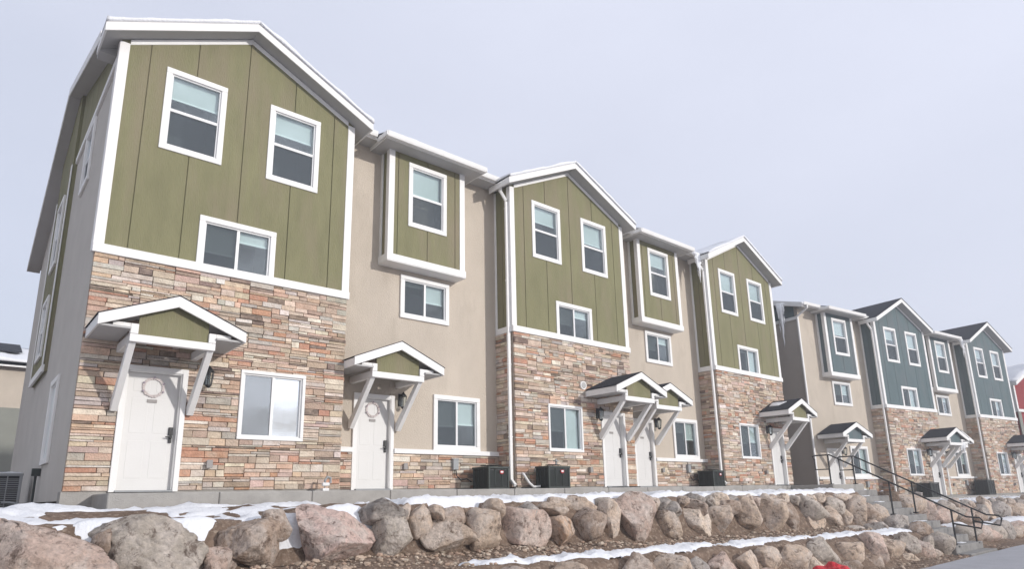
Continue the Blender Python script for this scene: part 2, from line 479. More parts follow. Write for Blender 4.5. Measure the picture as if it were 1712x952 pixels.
def canopy(parent, xc, yw, siding, rg, snow=0, depth=1.15, half=1.07):
    zt, za = 2.58, 3.03; th = .18
    yf = yw - depth
    up = lambda x: za - (za - zt) * abs(x - xc) / half        # top line
    r = MB(); e = .02
    for sgn in (-1, 1):
        xt = xc + sgn * (half + .015)
        pts = [(xc, za + .006), (xt, up(xt) + .006), (xt, up(xt) - .008), (xc, za - .008)]
        r.prism_y(pts, yf - .006, yw - .045)
    rf = r.build('canopy', M['shingle'], parent)
    f = MB()
    for sgn in (-1, 1):                                        # rake boards and eave boards
        xt = xc + sgn * half; k = xc + sgn * .0
        f.prism_y([(k, za - .0095), (xt, zt - .0095), (xt, zt - th), (k, za - th - .01)], yf, yf + .04)
        f.box(min(xt, xt - sgn * .03), max(xt, xt - sgn * .03), yf + .042, yw - .045, zt - th, zt - .022)
    f.build('fascia', M['trim'], rf, bevel=.005)
    s = MB()
    for sgn in (-1, 1):                                        # boxed eaves and sloped underside
        a, b = xc + sgn * .62, xc + sgn * (half - .032)
        s.box(min(a, b), max(a, b), yf + .05, yw - .046, zt - th + .004, zt - th + .035)
        s.prism_y([(xc, za - .035), (b, up(b) - .035), (b, up(b) - .055), (xc, za - .06)], yf + .045, yw - .047)
    s.build('soffit', M['soffit'], rf)
    w = MB(); y0, y1 = yf + .10, yf + .20
    w.box(xc - .62, xc + .62, y0, y1, 2.225, 2.345)
    for sgn in (-1, 1):
        a, b = sorted((xc + sgn * .62, xc + sgn * .51))
        w.box(a, b, y0 - .003, y1, 2.349, 2.505)
        a2, b2 = sorted((xc + sgn * .622, xc + sgn * .86))
        w.prism_y([(a2, 2.41), (b2, 2.41), (b2, 2.505 if sgn < 0 else 2.505), (a2, 2.505)], y0 + .002, y0 + .03)
        w.box(a + .004, b - .004, y1 + .002, yw - .03, 2.225, 2.36)
    w.build('beam', M['trim'], rf, bevel=.005)
    p = MB()
    p.prism_y([(xc - .508, 2.347), (xc + .508, 2.347), (xc + .508, up(xc + .5) - .06), (xc, za - .065), (xc - .508, up(xc - .5) - .06)], y0 + .04, y0 + .07)
    p.build('pediment', siding, rf)
    for sgn in (-1, 1):                                        # diagonal brackets
        b = MB(); x = xc + sgn * .565
        a0, a1 = (yw - .05, 1.28), (yw - .05, 1.44)
        c0, c1 = (yf + .16, 2.223), (yf + .30, 2.223)
        b.prism_x([a0, (yw - .12, 1.26), c0, c1, (yw - .05, 1.42)], x - .05, x + .05)
        b.build('bracket', M['trim'], rf, bevel=.005)
    if snow:
        sn = MB()
        if snow == 2:
            for sgn in (-1, 1):
                xt = xc + sgn * (half - .02)
                snow_slab(sn, (xc, yf + .05, za + .004), (xc, yw - .1, za + .004), (xt, yw - .1, up(xt) + .004), (xt, yf + .05, up(xt) + .004), .035, rg, 16, 14, .02, xc)
        else:
            xa, xb = xc - half * .55, xc - half * .2
            snow_slab(sn, (xb, yf + .45, up(xb) + .006), (xb, yw - .12, up(xb) + .006), (xa, yw - .2, up(xa) + .006), (xa, yf + .6, up(xa) + .006), .03, rg, 10, 8, .02, xc)
        sn.build('canopy_snow', M['snow'], rf, smooth=True)
    return rf

# roof constants (unit local coordinates)
YE, ZE, YR, ZR, YB, ZB_ = .20, 8.06, 5.3, 9.62, 11.3, 6.85
SL = (ZR - ZE) / (YR - YE)
def roofz(y): return ZE + SL * (y - YE) if y <= YR else ZR + (ZB_ - ZR) * (y - YR) / (YB - YR)

def main_roof(parent, x0, x1, y0, snow, rg, dark=None):
    r = MB(); t = .10
    r.prism_x([(y0, roofz(y0) - t), (y0, roofz(y0)), (YR, ZR), (YB, ZB_), (YB, ZB_ - t), (YR, ZR - t)], x0, x1)
    ro = r.build('roof', M['shingle'], parent)
    if snow:
        s = MB()
        snow_slab(s, (x0 + .01, y0 + .03, roofz(y0 + .03) + .003), (x1 - .01, y0 + .03, roofz(y0 + .03) + .003), (x1 - .01, YR, ZR + .003), (x0 + .01, YR, ZR + .003), .06, rg, 30, 20, .03, x0)
        s.build('roof_snow', M['snow'], ro, smooth=True)
    return ro

def end_wall(parent, x, siding, y0=.0, detail=True, rg=None, wall='stucco_side', corner=True):
    """gable end wall in the plane x, facing -x.  local u = -y"""
    top = lambda u: roofz(max(-u, y0)) - .12 if -u > y0 else roofz(y0) - .14
    wz0 = -.12; Yb = 10.9
    wins = []
    if detail:
        wins = [(2.1, 3.15, 6.03, 7.42, 'hung'), (5.3, 6.4, 5.2, 6.9, 'hung'), (5.5, 6.6, 3.05, 4.5, 'hung'), (2.15, 3.2, .55, 2.15, 'slider')]
    hs = [(-b + .093, -a - .093, c + .093, d - .093) for a, b, c, d, k in wins if not (4.75 < a < 7.4)]
    w = MB()
    flat_wall(w, -Yb, -y0, wz0, lambda u: top(u), hs, 0, .14, extra=(-YR,))
    wo = w.build('end_wall', M[wall], parent, (x, 0, 0), R(-90))
    s = MB()                                                    # siding band under the rake
    s_holes = []
    board_siding(s, -4.7, -y0 - .15, 7.60, lambda u: top(u), [], -.004, [-4.0 + .8 * k for k in range(6)], None, .02)
    if detail:
        hb = [(-b + .093, -a - .093, c + .093, d - .093) for a, b, c, d, k in wins if 4.75 < a < 7.4]
        # bay that stands proud of the wall
        bw = MB()
        bw.poly([(-7.4, 0, 2.62), (-7.4, -.06, 2.62), (-4.75, -.06, 2.62), (-4.75, 0, 2.62)])
        bw.poly([(-4.75, 0, 2.62), (-4.75, -.06, 2.62), (-4.75, -.06, top(-4.75) + .2), (-4.75, 0, top(-4.75) + .2)])
        bw.poly([(-7.4, 0, 2.62), (-7.4, -.06, 2.62), (-7.4, -.06, top(-7.4)), (-7.4, 0, top(-7.4))])
        flat_wall(bw, -7.4, -4.75, 2.62, lambda u: top(u), hb, -.06, .2, extra=(-YR,))
        bw.build('bay_body', siding, wo)
        board_siding(s, -7.38, -4.77, 2.80, lambda u: top(u), hb, -.062, [-6.5, -5.65], -YR, .02)
    else:
        board_siding(s, -10.8, -4.75, 7.60, lambda u: max(7.62, top(u)), [], -.004, [-5.6], -YR, .02)
    s.build('siding', siding, wo)
    t = MB()
    t.box(-4.72, -y0 - .13 if corner else -y0, -.045, 0, 7.46, 7.60)
    if detail:
        t.box(-4.88, -4.752, -.105, -.085, 2.75, 7.45); t.box(-7.4, -4.75, -.107, -.06, 2.60, 2.76)
        t.box(-7.4, -7.28, -.105, -.085, 2.77, 7.4)
    if corner: t.box(-y0 - .13, -y0 + .0, -.04, 0, 3.9, top(-y0))
    t.build('trim', M['trim'], wo, bevel=.005)
    for a, b, c, d, k in wins:
        yy = .06 if 4.75 < a < 7.4 else 0
        window(parent, 0, b - a, c, d, 0, k, rg, loc=(x - (yy + .02 if yy else 0), b, c), rz=R(-90), closed=(k == 'slider'))
    # rake overhang: soffit and fascia
    rk = MB(); o = .30
    ys = [(-y0 * 0 + YE - .02), YR, YB]
    for ya, yb in ((YE - .02, YR), (YR, YB)):
        rk.hexa([(x - o, ya, roofz(ya) - .20), (x, ya, roofz(ya) - .20), (x, yb, roofz(yb) - .20), (x - o, yb, roofz(yb) - .20),
                 (x - o, ya, roofz(ya) - .17), (x, ya, roofz(ya) - .17), (x, yb, roofz(yb) - .17), (x - o, yb, roofz(yb) - .17)])
    rk.build('rake_soffit', M['soffit'], parent)
    fa = MB()
    for ya, yb in ((YE - .02, YR), (YR, YB)):
        fa.hexa([(x - o - .02, ya, roofz(ya) - .21), (x - o, ya, roofz(ya) - .21), (x - o, yb, roofz(yb) - .21), (x - o - .02, yb, roofz(yb) - .21),
                 (x - o - .02, ya, roofz(ya) + .0), (x - o, ya, roofz(ya) + .0), (x - o, yb, roofz(yb) + .0), (x - o - .02, yb, roofz(yb) + .0)])
    fa.build('rake_fascia', M['trim'], parent, bevel=.005)

def gutter_run(mb, x0, x1, y, z):
    """K-style gutter, back edge at y+.11"""
    mb.prism_x([(y + .11, z), (y + .02, z), (y, z + .05), (y - .015, z + .12), (y + .0, z + .125), (y + .02, z + .06), (y + .035, z + .02), (y + .10, z + .02), (y + .10, z + .12), (y + .11, z + .12)], x0, x1)

def disconnect_box(parent, x, y, z=.5):
    b = MB(); b.box(x - .075, x + .075, y - .09, y, z - .12, z + .12); b.box(x - .082, x + .082, y - .10, y, z + .12, z + .135)
    o = b.build('disconnect_box', M['acgrey'], parent, bevel=.004)
    c = MB(); c.tube([(x + .02, y - .05, z - .12), (x + .04, y - .06, z - .26), (x + .14, y - .08, z - .36), (x + .30, y - .10, z - .33), (x + .42, y - .12, z - .40)], .014, 6)
    c.build('conduit', M['black'], o)

def outlet(parent, x, y, z=.47):
    b = MB(); b.box(x - .045, x + .045, y - .075, y, z - .06, z + .06); b.box(x - .05, x + .05, y - .085, y - .075, z - .065, z + .075)
    b.build('outlet_cover', M['plate'], parent, bevel=.006)

def downspout(parent, x, y, ztop, from_x, from_y, zbot=.06):
    d = MB(); w, t = .085, .06
    def sq(p, q):                                               # rectangular pipe between two points
        d.tube([p, q], .052, 4)
    d.box(x - w / 2, x + w / 2, y - t / 2, y + t / 2, zbot + .1, ztop)
    sq((x, y, ztop + .02), (from_x, from_y, ztop + .30)); sq((from_x, from_y, ztop + .28), (from_x, from_y, ztop + .46))
    sq((x, y, zbot + .13), (x - .02, y - .16, zbot))
    for z in (1.2, 3.0, 5.2, 7.2):
        d.box(x - w / 2 - .012, x + w / 2 + .012, y - t / 2 - .004, y + t / 2 + .004, z, z + .035)
    return d.build('downspout', M['trim'], parent, bevel=.006)

# ------------------------------------------------------------------ the two kinds of townhouse front
D = .64        # the set-back of the stucco units
SEAMS = [.46, 1.26, 2.20, 3.17, 4.05]

def gable_house(name, loc, rz, siding, label, group, seed, mirror=False, left_end=False, snow=True, cat='townhouse',
                snow_can=0, wreath=False, stone=True, low_refl=False):
    rg = random.Random(seed)
    u = empty(name, loc, rz); tag(u, label, cat, group)
    W = 4.5; xa = 2.22
    top = lambda x: 7.90 + .49 * (xa - abs(x - xa)) if x <= xa else 7.90 + (7.90 + .49 * xa - 7.90) * (W - x) / (W - xa)
    wu = [(.745, 1.825, 6.03, 7.68, 'hung'), (2.665, 3.74, 6.03, 7.68, 'hung'), (1.545, 2.955, 3.90, 4.95, 'slider')]
    if mirror:
        wl = (1.10, 2.36, .90, 2.11); dx = (3.10, 4.10)
    else:
        wl = (2.48, 3.70, .90, 2.16); dx = (.60, 1.60)
    hu = [hole(*w[:4]) for w in wu]; hl = hole(*wl, cas=.06); hd = (dx[0] + .08, dx[1] - .08, -.2, 2.05 - .08)
    # backing walls
    b = MB()
    flat_wall(b, 0, W, 3.86, top, hu, 0, .14, extra=(xa,))
    b.poly([(W, 0, 3.86), (W, D + .3, 3.86), (W, D + .3, 7.9), (W, 0, 7.9)])
    if not left_end: b.poly([(0, 0, 3.86), (0, D + .3, 3.86), (0, D + .3, 7.9), (0, 0, 7.9)])
    b.build('upper_wall', siding, u)
    b = MB(); flat_wall(b, 0, W, -.2, lambda x: 3.86, [hl, hd], 0, .16)
    b.poly([(W, 0, -.2), (W, D + .3, -.2), (W, D + .3, 3.86), (W, 0, 3.86)])
    if not left_end: b.poly([(0, 0, -.2), (0, D + .3, -.2), (0, D + .3, 3.86), (0, 0, 3.86)])
    b.build('lower_wall', M['mortar'] if stone else M['greenwall'], u)
    if stone:
        s = MB()
        hs = [(wl[0] + .0, wl[1] - .0, wl[2], wl[3]), (dx[0], dx[1], -.2, 2.05)]
        ledge_stone(s, .05 if not left_end else .05, W - .05, .02, 3.855, hs, 0, rg, True, True)
        so = s.build('stone_veneer', M['stone'], u)
        if not left_end:
            s = MB(); ledge_stone(s, -D + .0, -.06, .02, 3.855, [], 0, rg)
            s.build('stone_veneer_return', M['stone'], u, (0, 0, 0), R(-90))
        s = MB(); ledge_stone(s, .06, D, .02, 3.855, [], 0, rg)
        s.build('stone_veneer_return', M['stone'], u, (W, 0, 0), R(90))
    f = MB(); f.box(-.01, W + .01, -.02, .3, -.35, .018); f.build('foundation', M['concrete'], u)
    # siding boards
    s = MB(); board_siding(s, .10, W - .10, 3.98, lambda x: top(x) - .07, hu, 0, SEAMS, xa)
    s.build('siding', siding, u)
    if not left_end:
        s = MB(); board_siding(s, -D + .02, -.08, 3.98, lambda x: 7.85, [], 0, [-.33]); s.build('siding_return', siding, u, (0, 0, 0), R(-90))
    # trim: corner boards, belt, frieze under the rakes
    t = MB(); tk = .035
    t.box(-tk, .125, -tk, 0, 4.022, 7.86); t.box(W - .125, W + tk, -tk, 0, 4.022, 7.86)
    t.box(-.035, W + .035, -.075, 0, 3.862, 4.02)
    if not left_end:
        t.box(-tk, 0, .002, .11, 4.022, 7.86); t.box(-.05, 0, .002, D - .08, 3.862, 4.02); t.box(-tk, 0, D - .08, D - .002, 3.862, 7.86)
    else:
        t.box(-tk, 0, .002, .12, 3.9, 7.86)
    t.box(W, W + tk, .002, .11, 4.022, 7.86)
    for p, q in ((.125, xa), (W - .125, xa)):
        t.prism_y([(p, top(p) - .12), (q, top(q) - .12), (q, top(q) - .012), (p, top(p) - .012)], -.032, -.0)
    t.build('trim', M['trim'], u, bevel=.006)
    for (x0, x1, z0, z1, k) in wu: window(u, x0, x1, z0, z1, 0, k, rg)
    window(u, *wl, -.02, 'slider', rg, cas=.06, proud=.05, refl=low_refl)
    door(u, dx[0], dx[1], 0, rg, wreath=wreath)
    xc = sum(dx) / 2
    if stone: canopy(u, xc, 0, siding, rg, snow_can)
    lantern(u, dx[1] + .30 if not mirror else dx[0] - .14, -.05, 1.95)
    outlet(u, dx[1] + .45 if not mirror else dx[0] - .55, -.05, .45)
    # gabled roof
    yf = -.36; xl, xr = -.31, W + .31
    zt = lambda x: top(max(0, min(W, x))) - (.49 * (-x) if x < 0 else (.477 * (x - W) if x > W else 0))
    r = MB(); yb = 4.1
    for xe in (xl, xr):
        r.prism_y([(xa, zt(xa) + .165), (xe, zt(xe) + .165), (xe, zt(xe) + .20), (xa, zt(xa) + .20)], yf - .012, .45)
        # the valley cut where the gable meets the main roof
        z0 = zt(xe) + .20
        r.poly([(xa, .45, zt(xa) + .20), (xe, .45, z0), (xe, .65, z0), (xa, yb, zt(xa) + .20)])
    ro = r.build('gable_roof', M['shingle'], u)
    f = MB()
    for xe, sgn in ((xl, -1), (xr, 1)):
        f.prism_y([(xa, zt(xa) + .163), (xe, zt(xe) + .163), (xe, zt(xe) - .02), (xa, zt(xa) - .02)], yf, yf + .03)
        f.box(min(xe, xe - sgn * .03), max(xe, xe - sgn * .03), yf + .032, .5, zt(xe) - .01, zt(xe) + .160)
    f.build('fascia', M['trim'], ro, bevel=.005)
    s = MB()
    for xe, sgn in ((xl, -1), (xr, 1)):
        xi = xe - sgn * .032
        s.prism_y([(xa, zt(xa)), (xi, zt(xi)), (xi, zt(xi) + .03), (xa, zt(xa) + .03)], yf + .032, -.001)
        xo = 0 if sgn < 0 else W
        s.prism_y([(xo, zt(xo)), (xi, zt(xi)), (xi, zt(xi) + .03), (xo, zt(xo) + .03)], .001, .5)
    if left_end: s.box(-.285, -.002, .30, .60, 7.72, 7.985)
    s.build('soffit', M['soffit'], ro)
    if snow:
        s = MB()
        for xe in (xl, xr):
            snow_slab(s, (xa, yf - .035, zt(xa) + .150), (xe, yf - .035, zt(xe) + .150), (xe, .5, zt(xe) + .204), (xa, 3.6, zt(xa) + .204), .115, rg, 46, 12, .03, loc[0] + xe)
        s.build('roof_snow', M['snow'], ro, smooth=True)
    x0r = -.30 if left_end else 0
    main_roof(u, x0r + .005, W, D + .2, snow, rg)
    bk = MB(); bk.box(0.02, W - .02, 10.7, 10.9, -.2, 6.8); bk.build('back_wall', M['stucco'], u)
    if left_end: end_wall(u, 0, siding, 0, True, rg)
    return u

def setback_house(name, loc, rz, siding, label, group, seed, dx, wlx, W=4.55, x_left=0., left_end=False, snow=True,
                  snow_can=0, wreath=False):
    rg = random.Random(seed)
    u = empty(name, loc, rz); tag(u, label, 'townhouse', group)
    bx0, bx1, by, bz = 1.10, 3.21, .27, 5.10                    # the bay
    wm = (1.65, 3.03, 3.90, 4.95, 'slider'); wl = (wlx, wlx + 1.36, .88, 2.18, 'slider')
    wb = (1.60, 2.69, 6.03, 7.67, 'hung')
    hm, hl, hb = hole(*wm[:4]), hole(*wl[:4]), hole(*wb[:4]); hd = (dx[0] + .08, dx[1] - .08, -.2, 1.97)
    b = MB(); flat_wall(b, x_left, W, .78, lambda x: 7.98, [hm, hl, (hd[0], hd[1], .77, 1.97)], D, cross=(.77,))
    b.build('stucco_wall', M['stucco'], u)
    b = MB(); flat_wall(b, x_left, W, -.2, lambda x: .78, [(hd[0], hd[1], -.21, .785)], D, cross=(.785,)); b.build('lower_wall', M['mortar'], u)
    for p, q in ((x_left + .02, dx[0]), (dx[1], W - .02)):
        s = MB(); ledge_stone(s, p, q, .02, .775, [], D, rg); s.build('stone_veneer', M['stone'], u)
    f = MB(); f.box(x_left, W, D - .02, D + .3, -.35, .018); f.build('foundation', M['concrete'], u)
    t = MB(); t.box(dx[1] + .002, W - .002, D - .085, D, .78, .885)
    if dx[0] - x_left > .15: t.box(x_left + .002, dx[0] - .002, D - .085, D, .78, .885)
    t.build('trim', M['trim'], u, bevel=.006)
    # bay
    b = MB(); flat_wall(b, bx0, bx1, bz, lambda x: 7.95, [hb], by)
    for x in (bx0, bx1): b.poly([(x, by, bz), (x, D, bz), (x, D, 7.95), (x, by, 7.95)])
    bo = b.build('bay', siding, u)
    s = MB(); board_siding(s, bx0 + .1, bx1 - .1, bz + .12, lambda x: 7.86, [hb], by, [1.32, 2.14, 2.95])
    s.build('siding', siding, bo)
    t = MB(); tk = .035
    t.box(bx0 - tk, bx0 + .12, by - tk, by, bz + .142, 7.86); t.box(bx1 - .12, bx1 + tk, by - tk, by, bz + .142, 7.86)
    t.box(bx0 - .05, bx1 + .05, by - .06, by, bz - .02, bz + .14)
    for x, sg in ((bx0, -1), (bx1, 1)):
        a, c = sorted((x, x + sg * tk))
        t.box(a, c, by + .002, by + .10, bz + .142, 7.86); t.box(a, c, D - .09, D - .002, bz + .142, 7.86)
        a, c = sorted((x, x + sg * .05)); t.box(a, c, by + .002, D - .002, bz - .02, bz + .14)
    t.box(bx0 - .045, bx1 + .045, by - .055, D - .002, bz - .045, bz - .022)
    t.build('trim', M['trim'], bo, bevel=.006)
    window(u, *wb[:4], by, 'hung', rg)
    window(u, *wm[:4], D, 'slider', rg); window(u, *wl[:4], D, 'slider', rg)
    door(u, dx[0], dx[1], D, rg, wreath=wreath, proud=.05)
    canopy(u, sum(dx) / 2, D, siding, rg, snow_can)
    lantern(u, dx[1] + .17, D, 1.95)
    outlet(u, dx[1] + .28, D - .03, .50); disconnect_box(u, dx[1] + 1.62, D - .04, .56)
    # eaves
    x0r = x_left - (.30 if left_end else 0)
    ro = main_roof(u, x0r + .005, W, YE, snow, rg)
    s = MB(); e0, e1 = bx0 - .33, bx1 + .33; ybe = by - .42; zbe = roofz(ybe)
    s.box(x_left + .0, e0, YE + .02, D - .001, ZE - .14, ZE - .11); s.box(e1, W - .002, YE + .02, D - .001, ZE - .14, ZE - .11)
    s.box(e0 + .002, e1 - .002, ybe + .02, by - .001, zbe - .115, zbe - .085)
    for a, c in ((e0 + .002, bx0 - .001), (bx1 + .001, e1 - .002)):
        s.box(a, c, by - .001, D - .001, zbe - .115, zbe - .085)
    s.build('soffit', M['soffit'], ro)
    f = MB()
    f.box(x0r, e0, YE - .0, YE + .019, ZE - .15, ZE - .0); f.box(e1, W - .002, YE, YE + .019, ZE - .15, ZE)
    f.box(e0, e1, ybe, ybe + .019, zbe - .12, zbe + .0)
    for a in (e0 - .018, e1): f.prism_x([(ybe, zbe - .12), (D - .01, zbe - .12), (D - .01, roofz(D) - .02), (ybe, zbe)], a, a + .018)
    f.build('fascia', M['trim'], ro)
    r = MB(); r.prism_x([(ybe - .03, zbe - .02), (ybe - .03, zbe + .015), (1.0, roofz(1.0) + .02), (1.0, roofz(1.0) - .015)], e0 - .02, e1 + .02)
    r.build('bay_roof', M['shingle'], ro)
    g = MB()
    gutter_run(g, x0r, e0 - .1, YE - .115, ZE - .12); gutter_run(g, e1 + .1, W - .03, YE - .115, ZE - .12); gutter_run(g, e0 - .03, e1 + .03, ybe - .115, zbe - .11)
    for a in (e0 - .06, e1 + .03):
        g.box(a, a + .03, ybe - .11, YE, zbe - .10, zbe + .01)
    g.build('gutter', M['trim'], ro, bevel=.003)
    if snow:
        sn = MB(); snow_slab(sn, (e0, ybe - .05, zbe + .018), (e1, ybe - .05, zbe + .018), (e1, 1.0, roofz(1.) + .022), (e0, 1.0, roofz(1.) + .022), .06, rg, 30, 8, .03, loc[0])
        sn.build('bay_roof_snow', M['snow'], ro, smooth=True)
    bk = MB(); bk.box(x_left + .02, W - .02, 10.7, 10.9, -.2, 6.8); bk.build('back_wall', M['stucco'], u)
    if left_end:
        end_wall(u, x_left, siding, D, False, rg, 'stucco_deep_shade', corner=False)
        downspout(u, x_left - .06, D - .02, 7.55, x_left - .03, YE - .05, -.05)
    else:
        pass
    return u

def mesh_screen(k=.66):
    m = bpy.data.materials.new('insect_mesh'); m.use_nodes = True
    N = m.node_tree.nodes; L = m.node_tree.links; N.clear()
    o = N.new('ShaderNodeOutputMaterial'); mx = N.new('ShaderNodeMixShader'); mx.inputs[0].default_value = k
    t = N.new('ShaderNodeBsdfTransparent'); d = N.new('ShaderNodeBsdfDiffuse'); d.inputs[0].default_value = (.105, .12, .135, 1)
    L.new(t.outputs[0], mx.inputs[1]); L.new(d.outputs[0], mx.inputs[2]); L.new(mx.outputs[0], o.inputs[0])
    return m
M['mesh'] = mesh_screen(); M['mesh_light'] = mesh_screen(.36)

# ---- the green row
GG = 'olive green gabled townhouses'; GS = 'tan set-back townhouses with an olive green bay'
h1 = gable_house('townhouse', (0, 0, 0), 0, M['green'], 'olive green gabled townhouse at the left end of the row, door left of its window', GG, 11,
                 left_end=True, wreath=True, low_refl=True)
h2 = setback_house('townhouse', (4.5, 0, 0), 0, M['green'], 'tan stucco townhouse with olive bay, between the first and second green gables', GS, 12,
                   (.56, 1.55), 2.60, wreath=True)
h3 = gable_house('townhouse', (9.05, 0, 0), 0, M['green'], 'olive green gabled townhouse in the middle of the row, round vent on its stone', GG, 13, mirror=True)
h4 = setback_house('townhouse', (13.55, 0, 0), 0, M['green'], 'tan stucco townhouse with olive bay, between the second and third green gables', GS, 14,
                   (.76, 1.76), 2.78)
h5 = gable_house('townhouse', (18.1, 0, 0), 0, M['green'], 'olive green gabled townhouse at the right end, nearest the concrete stairs', GG, 15, mirror=True, snow_can=1)
for h in (h2, h4):
    downspout(h, 4.55 - .075, .07, 7.42, 4.55 - .20, YE - .05)
v = MB(); v.tube([(2.43, -.03, 2.70), (2.43, -.085, 2.70)], .115, 20); vo = v.build('round_vent', M['trim'], h3)
v = MB(); v.tube([(2.43, -.086, 2.70), (2.43, -.092, 2.70)], .085, 20); v.build('vent_louvre', M['soffit'], vo)

# ---- the blue row, turned a little towards the street
TH = -.12995; B0 = Vector((29.967, -.936, -.566))
def bl(s, y=0, z=0):
    c, n = math.cos(TH), math.sin(TH)
    return (B0.x + s * c - y * n, B0.y + s * n + y * c, B0.z + z)
BG = 'slate blue gabled townhouses'; BS = 'tan set-back townhouses with a slate blue bay'
b0 = setback_house('townhouse', bl(-4.55), TH, M['blue'], 'tan stucco townhouse with slate blue bay at the left end of the blue row', BS, 21,
                   (.62, 1.62), 2.35, x_left=-.2, left_end=True, snow=False, snow_can=0)
b1 = gable_house('townhouse', bl(0), TH, M['blue'], 'slate blue gabled townhouse nearer the stairs, first gable of the blue row', BG, 22, mirror=True, snow=False)
b2 = setback_house('townhouse', bl(4.5), TH, M['blue'], 'tan stucco townhouse with slate blue bay, between the two blue gables', BS, 23, (.62, 1.62), 2.55, snow=False)
b3 = gable_house('townhouse', bl(9.05), TH, M['blue'], 'slate blue gabled townhouse farthest right, beside the red house', BG, 24, mirror=True, snow=False)
downspout(b2, 4.55 - .075, .07, 7.42, 4.55 - .20, YE - .05)
downspout(b0, 4.55 - .075, .07, 7.42, 4.55 - .20, YE - .05)
# ---- the red house beyond
p0 = bl(15.75, .6)
rd = empty('house', (p0[0], p0[1], -2.30), TH - .08); tag(rd, 'barn red gabled house at the right edge of the photo, beyond the blue row', 'house')
rt = lambda x: 7.95 + .49 * (2.4 - abs(x - 2.4))
w = MB(); w.box(.02, 4.78, .02, 9, -1, 6.3); w.build('lower_wall', M['red'], rd)
w = MB(); flat_wall(w, 0, 4.8, 6.3, rt, [], .0, extra=(2.4,)); w.poly([(0, 0, 6.3), (0, 9, 6.3), (0, 9, 7.95), (0, 0, 7.95)]); w.poly([(4.8, 0, 6.3), (4.8, 9, 6.3), (4.8, 9, 7.95), (4.8, 0, 7.95)])
board_siding(w, .12, 4.7, 6.47, lambda x: rt(x) - .02, [], -.002, [.9, 1.7, 2.5, 3.3, 4.1], 2.4); w.build('siding', M['red'], rd)
w = MB(); w.box(-.04, 4.84, -.06, 0, 6.3, 6.46); w.box(-.035, .12, -.035, 0, 6.47, 7.95); w.box(-.035, 0, .002, .12, 6.3, 7.95); w.build('trim', M['trim'], rd)
w = MB(); w.box(-.03, .30, -.03, .015, -1, 6.29); w.build('corner_post', M['greenwall'], rd)
w = MB()
for xe in (-.35, 5.15): w.prism_y([(2.4, 9.15), (xe, rt(xe) + .02), (xe, rt(xe) + .22), (2.4, 9.36)], -.36, 9.2)
ro = w.build('roof', M['trim'], rd)
w = MB()
for xe in (-.35, 5.15): snow_slab(w, (2.4, -.38, 9.362), (xe, -.38, rt(xe) + .222), (xe, 9.2, rt(xe) + .222), (2.4, 9.2, 9.362), .10, rng, 12, 30, .03, 77)
w.build('roof_snow', M['snow'], ro, smooth=True)

# ---- neighbour house far left
nb = empty('house', (-8, 27, -.3)); tag(nb, 'tan and grey-green house with a snowy roof, far behind the left wall', 'house')
w = MB(); w.box(-6, 9.5, 0, 10, 0, 4.7); w.build('lower_wall', M['greenwall'], nb)
w = MB(); w.box(-5.99, 9.49, .01, 9.99, 4.7, 6.9); w.build('upper_wall', M['stucco'], nb)
w = MB(); w.box(-6.4, 9.9, -.4, -.36, 6.62, 6.84); w.build('fascia', M['trim'], nb)
w = MB(); w.prism_x([(-.4, 6.7), (-.4, 6.85), (5, 8.6), (10.4, 6.85), (10.4, 6.7), (5, 8.45)], -6.4, 9.9); ro = w.build('roof', M['shingle'], nb)
w = MB()
snow_slab(w, (-6.4, -.42, 6.86), (9.9, -.42, 6.86), (9.9, 4.2, 8.36), (-6.4, 4.2, 8.36), .14, rng, 60, 10, .05, 3)
w.build('roof_snow', M['snow'], ro, smooth=True)
w = MB(); w.hexa([(7.0, 1.4, 7.66), (8.8, 1.4, 7.66), (8.8, 4.0, 8.50), (7.0, 4.0, 8.50), (7.0, 1.4, 7.73), (8.8, 1.4, 7.73), (8.8, 4.0, 8.57), (7.0, 4.0, 8.57)])
w.build('solar_panel', M['shingle'], ro)

# ------------------------------------------------------------------ ground
def ss(a, b, x):
    t = max(0., min(1., (x - a) / (b - a))); return t * t * (3 - 2 * t)
STX0, STX1, STY0, STY1, STZ0, STZ1 = 19.85, 22.25, -2.7, -6.1, -.03, -1.95
def ysh(x): return -.13 * max(0., min(x, 60) - 24)
def zA(x): return -.27 - .50 * ss(22.4, 25, x) - .45 * ss(44, 50, x)
def zB(x): return (-.95 - .0190 * (max(3.4, min(20, x)) - 3.4)) * (1 - ss(22, 24, x)) + -1.42 * ss(22, 24, x) - .3 * ss(44, 50, x)
ZC = -1.975
def terrain(x, y, fine=True):
    t = y - ysh(x)
    a, b = zA(x), zB(x); lip = b - .12
    if t > -3.4: z = a
    elif t > -3.95: z = a + (b - a) * ss(-3.4, -3.95, t)
    elif t > -4.95: z = b + (lip - b) * ss(-3.95, -4.95, t)
    elif t > -5.65: z = lip + (ZC - lip) * ss(-4.95, -5.65, t)
    else: z = ZC
    if t > -3.95: z -= .15 * ss(-1.9, -3.4, t) * ss(3.2, 1.6, x)
    if fine and -6.2 < t < -1.0:
        k = ss(-6.2, -5.8, t) * ss(-1.0, -1.5, t)
        z += k * (.07 * noise.noise(Vector((x * .9, y * 1.3, 0))) + .035 * noise.noise(Vector((x * 3.1, y * 3.3, 5))) + .018 * noise.noise(Vector((x * 9, y * 9, 2))))
    if STX0 - .12 < x < STX1 + .12 and -6.4 < y < -2.4:
        sz = STZ0 + (STZ1 - STZ0) * max(0, min(1, (y - STY0) / (STY1 - STY0)))
        z = min(z, sz - .30)
    if y > -1.2 and -.2 < x < 60: z = min(z, zA(x) - .02)
    if y < -6.2: z = ZC
    return z

